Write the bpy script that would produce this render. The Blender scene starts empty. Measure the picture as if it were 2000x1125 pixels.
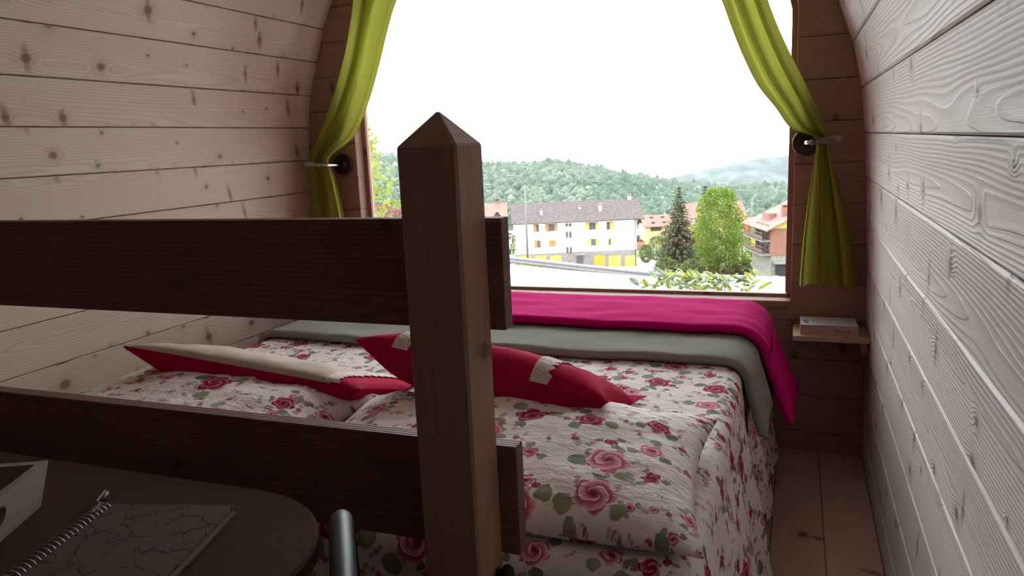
import bpy, bmesh, math, random
import numpy as np
from mathutils import Vector, Matrix, noise as mnoise

random.seed(7); rng = np.random.default_rng(7)
S = bpy.context.scene
COL = S.collection

# ------------------------------------------------------------------ camera
CAMZ = 1.245                                   # floor is z = 0, camera stands at x = y = 0
YAW, PIT, ROL, FPX = -0.365930179, -0.191329282, -0.0443294309, 1458.09306
fw = Vector((math.sin(YAW)*math.cos(PIT), math.cos(YAW)*math.cos(PIT), math.sin(PIT)))
r0 = Vector((math.cos(YAW), -math.sin(YAW), 0)); u0 = r0.cross(fw)
rt = math.cos(ROL)*r0 + math.sin(ROL)*u0; up = -math.sin(ROL)*r0 + math.cos(ROL)*u0
cam = bpy.data.cameras.new('camera'); camo = bpy.data.objects.new('camera', cam); COL.objects.link(camo)
cam.sensor_fit = 'HORIZONTAL'; cam.sensor_width = 36.0; cam.lens = FPX/2000*36.0
cam.clip_start = 0.01; cam.clip_end = 5000
M4 = Matrix.Identity(4)
for i in range(3):
    M4[i][0] = rt[i]; M4[i][1] = up[i]; M4[i][2] = -fw[i]
M4[2][3] = CAMZ
camo.matrix_world = M4
S.camera = camo

# ------------------------------------------------------------------ overcast sky, exposure
w = bpy.data.worlds.new('overcast_sky'); S.world = w; w.use_nodes = True
bg = w.node_tree.nodes['Background']
bg.inputs['Color'].default_value = (0.955, 0.98, 1.0, 1); bg.inputs['Strength'].default_value = 6.1
# bright patch of thin cloud round the hidden sun, left of the view: a very soft sun
sun = bpy.data.lights.new('hazy_sun','SUN'); sun.energy = 2.9; sun.angle = math.radians(42); sun.color = (0.94,0.97,1.0)
suno = bpy.data.objects.new('hazy_sun', sun); COL.objects.link(suno)
suno.rotation_euler = Vector((0.53,-0.80,-0.38)).to_track_quat('-Z','Y').to_euler()
S.view_settings.view_transform = 'Standard'; S.view_settings.look = 'None'
S.view_settings.exposure = 0.0; S.view_settings.gamma = 1.0
S.view_settings.use_curve_mapping = False

# ------------------------------------------------------------------ mesh helpers
def link(o, parent=None):
    COL.objects.link(o)
    if parent is not None: o.parent = parent
    return o
def tag(o, label=None, cat=None, group=None, kind=None):
    if label: o['label'] = label
    if cat: o['category'] = cat
    if group: o['group'] = group
    if kind: o['kind'] = kind
    return o
def empty(name, loc=(0,0,0), rz=0.0, label=None, cat=None, group=None, kind=None):
    o = bpy.data.objects.new(name, None); o.empty_display_size = 0.05
    o.location = loc; o.rotation_euler = (0,0,rz); link(o)
    return tag(o, label, cat, group, kind)
def setattr_seed(me, vals):
    a = me.attributes.new('seed', 'FLOAT', 'POINT'); a.data.foreach_set('value', np.asarray(vals, dtype=np.float32))

class MB:
    def __init__(s): s.v = []; s.f = []; s.sd = None
    def add(s, vs, fs):
        k = len(s.v); s.v += [tuple(p) for p in vs]; s.f += [tuple(i+k for i in f) for f in fs]; return s
    def box(s, x0, x1, y0, y1, z0, z1):
        return s.add([(x0,y0,z0),(x1,y0,z0),(x1,y1,z0),(x0,y1,z0),(x0,y0,z1),(x1,y0,z1),(x1,y1,z1),(x0,y1,z1)],
                     [(0,3,2,1),(4,5,6,7),(0,1,5,4),(1,2,6,5),(2,3,7,6),(3,0,4,7)])
    def quad(s, a, b, c, d): return s.add([a,b,c,d], [(0,1,2,3)])
    def prism(s, poly, d0, d1, f):                # poly in 2-D, f(u, v, d) gives the point
        n = len(poly)
        vs = [f(p[0],p[1],d0) for p in poly] + [f(p[0],p[1],d1) for p in poly]
        return s.add(vs, [tuple(range(n))[::-1], tuple(range(n,2*n))] + [(i,(i+1)%n,n+(i+1)%n,n+i) for i in range(n)])
    def tube(s, path, r, n=10, cap=True):
        P = [Vector(p) for p in path]; R = r if isinstance(r,(list,tuple)) else [r]*len(P)
        vs = []; t = (P[1]-P[0]).normalized()
        a = t.orthogonal().normalized()
        for i,p in enumerate(P):
            t = ((P[min(i+1,len(P)-1)]-P[max(i-1,0)])).normalized()
            a = (a - t*a.dot(t)).normalized(); b = t.cross(a)
            for k in range(n):
                g = 2*math.pi*k/n; vs.append(p + (a*math.cos(g)+b*math.sin(g))*R[i])
        fs = [(i*n+k, i*n+(k+1)%n, (i+1)*n+(k+1)%n, (i+1)*n+k) for i in range(len(P)-1) for k in range(n)]
        if cap: fs += [tuple(range(n))[::-1], tuple(range((len(P)-1)*n, len(P)*n))]
        return s.add(vs, fs)
    def lathe(s, prof, n=28, f=lambda x,y,z:(x,y,z)):   # prof: (radius, height)
        vs = []; 
        for (r,h) in prof:
            for k in range(n):
                g = 2*math.pi*k/n; vs.append(f(r*math.cos(g), r*math.sin(g), h))
        fs = [(i*n+k, i*n+(k+1)%n, (i+1)*n+(k+1)%n, (i+1)*n+k) for i in range(len(prof)-1) for k in range(n)]
        fs += [tuple(range(n))[::-1], tuple(range((len(prof)-1)*n, len(prof)*n))]
        return s.add(vs, fs)
    def build(s, name, mat, parent=None, smooth=False, bevel=0, fix=True, seg=2):
        me = bpy.data.meshes.new(name); me.from_pydata([tuple(p) for p in s.v], [], s.f)
        if fix or bevel:
            bm = bmesh.new(); bm.from_mesh(me)
            if bevel: bmesh.ops.bevel(bm, geom=bm.edges[:], offset=bevel, segments=seg, profile=0.5, affect='EDGES')
            if fix: bmesh.ops.recalc_face_normals(bm, faces=bm.faces[:])
            bm.to_mesh(me); bm.free()
        if smooth: me.polygons.foreach_set('use_smooth', [True]*len(me.polygons))
        me.materials.append(mat)
        return link(bpy.data.objects.new(name, me), parent)

def npmesh(name, V, F, mat, parent=None, seed=None, smooth=False):   # fast mesh from numpy, equal face size
    me = bpy.data.meshes.new(name); V = np.asarray(V, np.float32); F = np.asarray(F, np.int32)
    k = F.shape[1]; n = F.shape[0]
    me.vertices.add(len(V)); me.vertices.foreach_set('co', V.ravel())
    me.loops.add(n*k); me.loops.foreach_set('vertex_index', F.ravel())
    me.polygons.add(n); me.polygons.foreach_set('loop_start', np.arange(0,n*k,k,dtype=np.int32))
    if smooth: me.polygons.foreach_set('use_smooth', np.ones(n,bool))
    me.update(calc_edges=True); me.validate()
    if seed is not None: setattr_seed(me, seed)
    me.materials.append(mat)
    return link(bpy.data.objects.new(name, me), parent)

def wood_uv(o, axis, vdir, center=(0,0,0), seed=None):
    me = o.data; axis = Vector(axis).normalized(); vdir = Vector(vdir).normalized(); wdir = axis.cross(vdir); c = Vector(center)
    uv = me.uv_layers.new(name='UVMap')
    for p in me.polygons:
        d = vdir if abs(p.normal.dot(vdir)) < 0.75 else wdir
        endg = abs(p.normal.dot(axis)) > 0.8
        for li in p.loop_indices:
            q = me.vertices[me.loops[li].vertex_index].co - c
            uv.data[li].uv = (q.dot(wdir) if endg else q.dot(axis), q.dot(d))
    setattr_seed(me, [random.random() if seed is None else seed]*len(me.vertices))
    return o

def grid_mesh(name, P, mat, parent=None, uv=None, smooth=True, closed_u=False):
    """P[i][j] points; uv[i][j] metres"""
    P = np.asarray(P, float); n, m = P.shape[:2]
    V = P.reshape(-1,3); F = []
    idx = np.arange(n*m).reshape(n,m)
    F = np.stack([idx[:-1,:-1], idx[1:,:-1], idx[1:,1:], idx[:-1,1:]], -1).reshape(-1,4)
    o = npmesh(name, V, F, mat, parent, smooth=smooth)
    if uv is not None:
        U = np.asarray(uv, np.float32).reshape(-1,2)
        lay = o.data.uv_layers.new(name='UVMap')
        vi = np.empty(len(o.data.loops), np.int32); o.data.loops.foreach_get('vertex_index', vi)
        lay.data.foreach_set('uv', U[vi].ravel())
    return o

def nz(x, y, z=0.0): return mnoise.noise((x, y, z))

# ------------------------------------------------------------------ shader helpers
class NT:
    def __init__(s, name):
        s.m = bpy.data.materials.new(name); s.m.use_nodes = True
        s.t = s.m.node_tree; s.t.nodes.clear(); s.L = s.t.links.new
        s.out = s.t.nodes.new('ShaderNodeOutputMaterial')
    def n(s, typ, **kw):
        nd = s.t.nodes.new(typ)
        for k,v in kw.items(): setattr(nd, k, v)
        return nd
    def set(s, sock, v):
        if hasattr(v, 'links') or isinstance(v, bpy.types.NodeSocket): s.L(v, sock)
        elif v is not None: sock.default_value = v
    def math(s, op, a, b=None, c=None, clamp=False):
        nd = s.n('ShaderNodeMath', operation=op); nd.use_clamp = clamp
        for i,v in enumerate((a,b,c)):
            if v is not None: s.set(nd.inputs[i], v)
        return nd.outputs[0]
    def vmath(s, op, a, b=None):
        nd = s.n('ShaderNodeVectorMath', operation=op); s.set(nd.inputs[0], a)
        if b is not None: s.set(nd.inputs[1], b)
        return nd.outputs['Value'] if op in ('LENGTH','DOT_PRODUCT','DISTANCE') else nd.outputs[0]
    def mix(s, f, a, b):
        nd = s.n('ShaderNodeMix', data_type='RGBA'); s.set(nd.inputs['Factor'], f)
        s.set(nd.inputs[6], a if not isinstance(a, tuple) else (*a[:3],1)); s.set(nd.inputs[7], b if not isinstance(b, tuple) else (*b[:3],1))
        return nd.outputs[2]
    def comb(s, x=0.0, y=0.0, z=0.0):
        nd = s.n('ShaderNodeCombineXYZ')
        for i,v in enumerate((x,y,z)): s.set(nd.inputs[i], v)
        return nd.outputs[0]
    def sep(s, v):
        nd = s.n('ShaderNodeSeparateXYZ'); s.set(nd.inputs[0], v); return nd.outputs
    def noise(s, vec, scale=1.0, detail=2.0, rough=0.5):
        nd = s.n('ShaderNodeTexNoise'); s.set(nd.inputs['Vector'], vec)
        nd.inputs['Scale'].default_value = scale; nd.inputs['Detail'].default_value = detail; nd.inputs['Roughness'].default_value = rough
        return nd.outputs[0]
    def ramp(s, f, stops, interp='LINEAR'):
        nd = s.n('ShaderNodeValToRGB'); s.set(nd.inputs[0], f); nd.color_ramp.interpolation = interp
        e = nd.color_ramp.elements
        while len(e) < len(stops): e.new(0.5)
        for k,(p,c) in enumerate(stops): e[k].position = p; e[k].color = (*c,1) if len(c)==3 else c
        return nd.outputs[0]
    def step(s, x, lo, hi):                       # smooth 0..1 between lo and hi
        nd = s.n('ShaderNodeMapRange', interpolation_type='SMOOTHSTEP'); s.set(nd.inputs[0], x)
        s.set(nd.inputs[1], lo); s.set(nd.inputs[2], hi); nd.inputs[3].default_value = 0; nd.inputs[4].default_value = 1
        return nd.outputs[0]
    def bump(s, h, strength=0.3, dist=0.002):
        nd = s.n('ShaderNodeBump'); nd.inputs['Strength'].default_value = strength; nd.inputs['Distance'].default_value = dist
        s.L(h, nd.inputs['Height']); return nd.outputs[0]
    def princ(s, color, rough=0.6, metal=0.0, normal=None, spec=0.35, **kw):
        b = s.n('ShaderNodeBsdfPrincipled')
        s.set(b.inputs['Base Color'], (*color[:3],1) if isinstance(color, tuple) else color)
        s.set(b.inputs['Roughness'], rough); b.inputs['Metallic'].default_value = metal
        b.inputs['Specular IOR Level'].default_value = spec
        if normal is not None: s.L(normal, b.inputs['Normal'])
        for k,v in kw.items(): b.inputs[k].default_value = v
        return b.outputs[0]
    def done(s, shader): s.L(shader, s.out.inputs['Surface']); return s.m

def plain(name, color, rough=0.6, metal=0.0, spec=0.35, var=0.08, scale=6.0):
    t = NT(name)
    co = t.n('ShaderNodeTexCoord').outputs['Object']
    f = t.noise(co, scale, 3.0)
    c = t.mix(t.step(f, 0.3, 0.7), tuple(x*(1-var) for x in color), tuple(min(1,x*(1+var)) for x in color))
    return t.done(t.princ(c, rough, metal, spec=spec))

def wood(name, pale, mid, dark, ring=130.0, bump=0.25, knots=0.45, rough=0.55, contrast=0.75, spec=0.3):
    """sawn softwood: ring bands cut at a slant give cathedral figure; knots with dark spikes"""
    t = NT(name)
    uv = t.n('ShaderNodeUVMap').outputs[0]; u, v, _ = t.sep(uv)
    at = t.n('ShaderNodeAttribute', attribute_name='seed'); sd = at.outputs['Fac']
    off = t.math('MULTIPLY', sd, 61.7)
    seed2 = t.math('FRACT', t.math('MULTIPLY', sd, 17.31)); seed3 = t.math('FRACT', t.math('MULTIPLY', sd, 41.77))
    # knots
    kv = t.comb(t.math('ADD', t.math('MULTIPLY', u, 5.5), off), t.math('ADD', t.math('MULTIPLY', v, 8.5), t.math('MULTIPLY', seed2, 9.0)))
    vo = t.n('ShaderNodeTexVoronoi', voronoi_dimensions='2D', feature='F1'); t.L(kv, vo.inputs['Vector']); vo.inputs['Scale'].default_value = 1.0
    kr, kg, kb = t.sep(vo.outputs['Color'])
    has = t.math('LESS_THAN', kr, knots)
    dl = t.vmath('SUBTRACT', kv, vo.outputs['Position']); dx, dy, _ = t.sep(dl)
    kd = t.math('SQRT', t.math('ADD', t.math('POWER', t.math('MULTIPLY', dx, 1.25), 2.0), t.math('POWER', dy, 2.0)))
    ksz = t.math('ADD', t.math('MULTIPLY', t.math('POWER', kg, 2.0), 0.10), 0.035)
    kn = t.math('MULTIPLY', t.math('SUBTRACT', 1.0, t.step(kd, t.math('MULTIPLY', ksz, 0.55), t.math('MULTIPLY', ksz, 1.35))), has)
    # faint spike running across the board from some knots
    sk = t.math('MULTIPLY', t.math('SUBTRACT', 1.0, t.step(t.math('ABSOLUTE', t.math('ADD', dx, t.math('MULTIPLY', dy, 0.18))), 0.02, 0.085)),
                t.math('SUBTRACT', 1.0, t.step(t.math('ABSOLUTE', dy), 0.12, 0.5)))
    sk = t.math('MULTIPLY', t.math('MULTIPLY', sk, t.math('LESS_THAN', kr, knots*0.5)), 0.6)
    halo = t.math('MULTIPLY', t.math('SUBTRACT', 1.0, t.step(kd, 0.0, t.math('MULTIPLY', ksz, 4.0))), has)
    # rings
    nlow = t.noise(t.comb(t.math('ADD', t.math('MULTIPLY', u, 0.8), off), t.math('MULTIPLY', v, 5.0), off), 1.0, 2.0)
    n2 = t.noise(t.comb(t.math('ADD', t.math('MULTIPLY', u, 2.2), off), t.math('MULTIPLY', v, 20.0), off), 1.0, 2.0)
    depth = t.math('ADD', t.math('MULTIPLY', t.math('SUBTRACT', u, 1.2), t.math('MULTIPLY', t.math('SUBTRACT', seed2, 0.5), 0.06)),
                   t.math('ADD', t.math('MULTIPLY', t.math('SUBTRACT', nlow, 0.5), 0.13), t.math('MULTIPLY', seed3, 0.05)))
    vc = t.math('ADD', v, t.math('MULTIPLY', t.math('SUBTRACT', seed3, 0.5), 0.16))
    rad = t.math('SQRT', t.math('ADD', t.math('POWER', vc, 2.0), t.math('POWER', depth, 2.0)))
    ph = t.math('ADD', t.math('MULTIPLY', rad, ring), t.math('ADD', t.math('MULTIPLY', n2, 0.7), t.math('MULTIPLY', halo, 1.6)))
    band = t.math('FRACT', ph)
    late = t.math('MULTIPLY', t.step(band, 0.25, 0.86), t.math('SUBTRACT', 1.0, t.step(band, 0.9, 1.0)))
    fine = t.noise(t.comb(t.math('MULTIPLY', u, 14.0), t.math('MULTIPLY', v, 420.0), off), 1.0, 2.0, 0.6)
    broad = t.noise(t.comb(t.math('ADD', t.math('MULTIPLY', u, 1.7), off), t.math('MULTIPLY', v, 9.0), off), 1.0, 2.0)
    c = t.mix(t.math('MULTIPLY', late, contrast), pale, mid)
    c = t.mix(t.math('MULTIPLY', t.step(fine, 0.4, 0.75), 0.35), c, mid)
    c = t.mix(t.math('MULTIPLY', t.step(broad, 0.45, 0.85), 0.45), c, mid)
    c = t.mix(t.math('MULTIPLY', seed2, 0.28), c, mid)
    c = t.mix(sk, c, dark); c = t.mix(t.math('MULTIPLY', halo, 0.3), c, dark); c = t.mix(t.math('MULTIPLY', kn, 0.85), c, dark)
    h = t.math('ADD', t.math('MULTIPLY', late, 0.8), t.math('ADD', t.math('MULTIPLY', fine, 0.3), t.math('MULTIPLY', kn, 0.5)))
    return t.done(t.princ(c, rough, normal=t.bump(h, bump, 0.0022), spec=spec))

def floral(name):
    """printed roses and leaves on off-white cotton, UV in metres"""
    t = NT(name)
    uv = t.n('ShaderNodeUVMap').outputs[0]
    nd = t.n('ShaderNodeTexNoise'); t.L(uv, nd.inputs['Vector']); nd.inputs['Scale'].default_value = 60; nd.inputs['Detail'].default_value = 2
    wv = t.vmath('SCALE', t.vmath('SUBTRACT', nd.outputs['Color'], (0.5,0.5,0.5))); wv.node.inputs['Scale'].default_value = 0.012
    p = t.vmath('ADD', uv, wv)
    col = None
    def layer(size, off, base_r, var_r, keep, swirl, leafk, leaf_out):
        q = t.vmath('ADD', t.vmath('MULTIPLY', p, (1/size,1/size,0)), (off,off*1.7,0))
        vo = t.n('ShaderNodeTexVoronoi', voronoi_dimensions='2D', feature='F1'); t.L(q, vo.inputs['Vector']); vo.inputs['Scale'].default_value = 1; vo.inputs['Randomness'].default_value = 0.85
        cr, cg, cb = t.sep(vo.outputs['Color'])
        lx, ly, _ = t.sep(t.vmath('SUBTRACT', q, vo.outputs['Position']))
        ang = t.math('ARCTAN2', ly, lx)
        R = t.math('ADD', t.math('MULTIPLY', cr, var_r), base_r)
        rr = t.math('DIVIDE', vo.outputs['Distance'], R)
        scal = t.math('ADD', 1.0, t.math('MULTIPLY', t.math('COSINE', t.math('ADD', t.math('MULTIPLY', ang, 5.0), t.math('MULTIPLY', cb, 9.0))), 0.13))
        rs = t.math('DIVIDE', rr, scal)
        kp = t.math('GREATER_THAN', cg, keep)
        m = t.math('MULTIPLY', t.math('SUBTRACT', 1.0, t.step(rs, 0.9, 1.02)), kp)
        sw = t.math('FRACT', t.math('ADD', t.math('MULTIPLY', rr, swirl), t.math('MULTIPLY', t.math('ADD', ang, t.math('MULTIPLY', cb, 6.0)), 0.318)))
        deep = t.ramp(sw, [(0,(0.13,0.004,0.02)),(0.3,(0.30,0.012,0.06)),(0.6,(0.52,0.06,0.15)),(0.85,(0.72,0.26,0.34)),(1,(0.2,0.006,0.03))])
        pink = t.ramp(sw, [(0,(0.42,0.05,0.13)),(0.3,(0.62,0.16,0.25)),(0.7,(0.78,0.40,0.45)),(0.9,(0.85,0.6,0.6)),(1,(0.48,0.08,0.16))])
        fc = t.mix(t.math('GREATER_THAN', cb, 0.55), deep, pink)
        fc = t.mix(t.math('SUBTRACT', 1.0, t.step(rr, 0.12, 0.4)), fc, (0.22,0.006,0.03))
        la = t.math('COSINE', t.math('ADD', t.math('MULTIPLY', ang, leafk), t.math('MULTIPLY', cr, 20.0)))
        mid_r = 0.5*(1+leaf_out); half = 0.5*(leaf_out-1)
        lw = t.math('SUBTRACT', 1.0, t.math('POWER', t.math('DIVIDE', t.math('SUBTRACT', rr, mid_r), half+0.12), 2.0))
        lm = t.math('MULTIPLY', t.step(t.math('SUBTRACT', t.math('ADD', la, t.math('MULTIPLY', lw, 0.75)), 1.28), 0.0, 0.06), t.math('MULTIPLY', kp, t.math('GREATER_THAN', lw, 0.0)))
        lc = t.ramp(t.noise(q, 2.3, 2.0), [(0.3,(0.14,0.17,0.09)),(0.55,(0.27,0.30,0.19)),(0.75,(0.42,0.42,0.32))])
        return m, fc, lm, lc
    base = t.mix(t.noise(uv, 9.0, 2.0), (0.80,0.73,0.70), (0.86,0.80,0.775))
    m3,f3,l3,lc3 = layer(0.040, 3.3, 0.08, 0.15, 0.42, 1.1, 2.0, 2.6)
    c = t.mix(t.math('MULTIPLY', l3, 0.7), base, lc3); c = t.mix(t.math('MULTIPLY', m3, 0.9), c, f3)
    m2,f2,l2,lc2 = layer(0.075, 11.1, 0.10, 0.17, 0.35, 1.5, 3.0, 2.2)
    c = t.mix(t.math('MULTIPLY', l2, 0.9), c, lc2); c = t.mix(m2, c, f2)
    m1,f1,l1,lc1 = layer(0.158, 7.7, 0.14, 0.13, 0.14, 2.3, 3.0, 1.95)
    c = t.mix(l1, c, lc1); c = t.mix(m1, c, f1)
    wr = t.noise(t.vmath('MULTIPLY', uv, (1.0,1.6,0)), 26.0, 5.0, 0.6)
    wv2 = t.noise(uv, 900.0, 1.0)
    h = t.math('ADD', wr, t.math('MULTIPLY', wv2, 0.05))
    return t.done(t.princ(c, 0.85, normal=t.bump(h, 0.8, 0.008), spec=0.1))

def cloth(name, color, bump=0.4, sp=0.04, scale=500.0, wr=18.0, translucent=0.0, dist=0.004, var=0.06, sheen=0.0):
    t = NT(name)
    co = t.n('ShaderNodeTexCoord').outputs['Object']
    f = t.noise(co, scale, 2.0); g = t.noise(co, wr, 3.0)
    c = t.mix(t.step(f, 0.3, 0.7), tuple(x*(1-var) for x in color), tuple(min(1,x*(1+var)) for x in color))
    nrm = t.bump(t.math('ADD', t.math('MULTIPLY', f, 0.12), g), bump, dist)
    b = t.princ(c, 0.95, normal=nrm, spec=sp)
    if sheen: b.node.inputs['Sheen Weight'].default_value = sheen
    if translucent:
        tr = t.n('ShaderNodeBsdfTranslucent'); t.L(c, tr.inputs['Color'])
        mx = t.n('ShaderNodeMixShader'); mx.inputs[0].default_value = translucent; t.L(b, mx.inputs[1]); t.L(tr.outputs[0], mx.inputs[2]); b = mx.outputs[0]
    return t.done(b)

def leafmat(name, a, b, c, transl=0.35):
    t = NT(name); at = t.n('ShaderNodeAttribute', attribute_name='seed').outputs['Fac']
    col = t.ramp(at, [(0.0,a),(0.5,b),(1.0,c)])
    d = t.princ(col, 0.6, spec=0.25); tr = t.n('ShaderNodeBsdfTranslucent'); t.L(col, tr.inputs['Color'])
    mx = t.n('ShaderNodeMixShader'); mx.inputs[0].default_value = transl; t.L(d, mx.inputs[1]); t.L(tr.outputs[0], mx.inputs[2])
    return t.done(mx.outputs[0])

def pane_glass(name, fr=1.0):
    t = NT(name)
    fz = t.n('ShaderNodeFresnel'); fz.inputs[0].default_value = 1.45
    tr = t.n('ShaderNodeBsdfTransparent'); tr.inputs[0].default_value = (0.97,0.985,0.98,1)
    gl = t.n('ShaderNodeBsdfGlossy'); gl.inputs['Roughness'].default_value = 0.02
    mx = t.n('ShaderNodeMixShader'); t.L(t.math('MULTIPLY', fz.outputs[0], fr), mx.inputs[0]); t.L(tr.outputs[0], mx.inputs[1]); t.L(gl.outputs[0], mx.inputs[2])
    return t.done(mx.outputs[0])

# ------------------------------------------------------------------ materials
PINE   = wood('pine_wall_boards', (0.62,0.515,0.425), (0.50,0.38,0.29), (0.17,0.085,0.05), bump=0.30, knots=0.62)
PINE_R = wood('pine_brushed_boards', (0.64,0.575,0.535), (0.53,0.44,0.38), (0.18,0.09,0.055), bump=0.6, knots=0.5)
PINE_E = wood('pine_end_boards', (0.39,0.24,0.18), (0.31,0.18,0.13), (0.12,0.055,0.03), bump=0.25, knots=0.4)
FLOORW = wood('floor_boards', (0.56,0.355,0.275), (0.46,0.285,0.215), (0.12,0.06,0.035), bump=0.15, knots=0.2, rough=0.45, contrast=0.4)
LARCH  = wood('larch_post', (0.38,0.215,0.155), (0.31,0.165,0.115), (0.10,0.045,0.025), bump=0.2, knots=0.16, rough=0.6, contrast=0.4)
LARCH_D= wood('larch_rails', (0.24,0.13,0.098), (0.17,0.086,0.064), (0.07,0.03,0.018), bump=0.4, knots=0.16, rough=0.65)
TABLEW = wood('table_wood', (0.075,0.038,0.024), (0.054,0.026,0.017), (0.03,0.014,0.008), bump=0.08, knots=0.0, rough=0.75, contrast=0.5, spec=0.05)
TRAYW  = wood('tray_wood', (0.34,0.26,0.21), (0.29,0.22,0.17), (0.2,0.1,0.06), bump=0.1, knots=0.0, rough=0.6, contrast=0.3)
SHELFW = wood('shelf_wood', (0.62,0.45,0.30), (0.52,0.36,0.23), (0.2,0.1,0.05), bump=0.15, knots=0.1)
FLORAL = floral('rose_print_cotton')
MAG    = cloth('magenta_fleece', (0.56,0.004,0.16), bump=0.35, scale=700, wr=26, var=0.1)
GREY   = cloth('grey_fleece', (0.245,0.245,0.215), bump=0.35, scale=700, wr=22, var=0.1)
RED    = cloth('crimson_cotton', (0.42,0.008,0.05), bump=0.35, scale=900, wr=16)
BEIGE  = cloth('beige_linen', (0.50,0.42,0.37), bump=0.5, scale=900, wr=30)
LACE   = cloth('cream_lace', (0.66,0.58,0.52), bump=0.8, scale=260, wr=90, var=0.25)
LIME   = cloth('lime_green_curtain', (0.42,0.435,0.075), bump=0.15, scale=900, wr=10, translucent=0.34)
BRONZE = plain('dark_bronze', (0.055,0.045,0.035), 0.42, 0.75, 0.5, 0.25, 60)
CHROME = plain('chrome', (0.62,0.58,0.58), 0.22, 1.0, 0.5, 0.03)
BLACKM = plain('black_enamel', (0.016,0.016,0.019), 0.5, 0.0, 0.4, 0.1)
BLACKP = plain('black_plastic', (0.012,0.013,0.015), 0.5, 0.0, 0.35, 0.1)
WIRE   = plain('spiral_wire', (0.55,0.55,0.56), 0.3, 1.0, 0.5, 0.05)
MATT   = plain('white_ticking', (0.7,0.68,0.66), 0.9, var=0.03)
GLASS  = pane_glass('window_glass', 0.8)

def acrylic():
    t = NT('clear_acrylic')
    tr = t.n('ShaderNodeBsdfTransparent'); tr.inputs[0].default_value = (0.80,0.80,0.80,1)
    gl = t.n('ShaderNodeBsdfGlossy'); gl.inputs['Roughness'].default_value = 0.08
    lw = t.n('ShaderNodeLayerWeight'); lw.inputs[0].default_value = 0.45
    mx = t.n('ShaderNodeMixShader'); t.L(t.math('ADD', t.math('MULTIPLY', lw.outputs['Fresnel'], 0.7), 0.12), mx.inputs[0]); t.L(tr.outputs[0], mx.inputs[1]); t.L(gl.outputs[0], mx.inputs[2])
    return t.done(mx.outputs[0])
ACRYL = acrylic()

# ================================================================== THE CABIN SHELL
CX = -0.955; Y0, Y1 = -2.6, 3.0
HW = np.array([(-1.32,1.225),(-.75,1.22),(-.18,1.195),(.1,1.175),(.27,1.142),(.43,1.085),(.54,1.044),(.657,.983),
               (.76,.915),(.86,.835),(.95,.745),(1.03,.64),(1.10,.52),(1.16,.37),(1.195,.2),(1.205,0)])
HW[:,0] += CAMZ
ZTOP = HW[-1,0]
def half(z): return float(np.interp(z, HW[:,0], HW[:,1]))
def resample(bounds, step):
    """boundary points up to the ridge: given heights first, then equal arc lengths"""
    pts = [(half(z+CAMZ), z+CAMZ) for z in bounds]
    dense = []
    for a,b in zip(HW[:-1],HW[1:]):
        for k in range(40): t=k/40; dense.append((a[1]+(b[1]-a[1])*t, a[0]+(b[0]-a[0])*t))
    dense.append((0.0, ZTOP)); dense = [d for d in dense if d[1] > pts[-1][1]]
    cur = pts[-1]; acc = 0; prev = cur; rest = []
    for d in dense:
        acc += math.hypot(d[0]-prev[0], d[1]-prev[1]); prev = d
        if acc >= step: rest.append(d); acc = 0
    if math.hypot(rest[-1][0], rest[-1][1]-ZTOP) < 0.06: rest[-1] = (0.0, ZTOP)
    else: rest.append((0.0, ZTOP))
    return pts + rest
RB = resample([-1.30,-1.14,-.98,-.82,-.66,-.498,-.338,-.178,-.018,.142,.30], .158)
LB = resample([-1.31,-1.212,-1.065,-.918,-.771,-.624,-.477,-.33,-.185,-.037,.110,.253,.398], .147)

def side_wall(name, bounds, sg, mat):
    sk = MB()                                     # closed outer skin behind the boards
    outl = [(CX+sg*(h+0.022), z) for h,z in bounds[:-1]] + [(CX, bounds[-1][1]+0.024)]
    out2 = [(CX+sg*(h+0.05), z) for h,z in bounds[:-1]] + [(CX, bounds[-1][1]+0.055)]
    for i in range(len(outl)-1):
        a,b,c,d = outl[i],outl[i+1],out2[i+1],out2[i]
        sk.prism([a,b,c,d], Y0-0.05, Y1+0.42, lambda u,v,y:(u,y,v))  # runs on past the end wall: unseen overhang added to shade the window light
    root = sk.build(name, mat); wood_uv(root,(0,1,0),(0,0,1)); tag(root, kind='structure')
    for i in range(len(bounds)-1):
        A = Vector((CX+sg*bounds[i][0], bounds[i][1])); B = Vector((CX+sg*bounds[i+1][0], bounds[i+1][1]))
        t = (B-A).normalized(); n = Vector((t.y,-t.x)) if sg>0 else Vector((-t.y,t.x))   # outward
        ch, dp = (0.0055, 0.0042) if sg > 0 else (0.0035, 0.003)
        poly = [A+t*ch, B-t*ch, B-t*0.0012+n*dp, B-t*0.0012+n*0.02, A+t*0.0012+n*0.02, A+t*0.0012+n*dp]
        m = MB().prism([tuple(p) for p in poly], Y0, Y1-0.001, lambda u,v,y:(u,y,v))
        o = m.build('plank', mat, root)
        mid = (A+B)/2
        wood_uv(o, (0,1,0), (t.x,0,t.y), (mid.x,0,mid.y))
    return root
wall_left = side_wall('wall_left', LB, -1, PINE)
wall_right = side_wall('wall_right', RB, 1, PINE_R)

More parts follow.
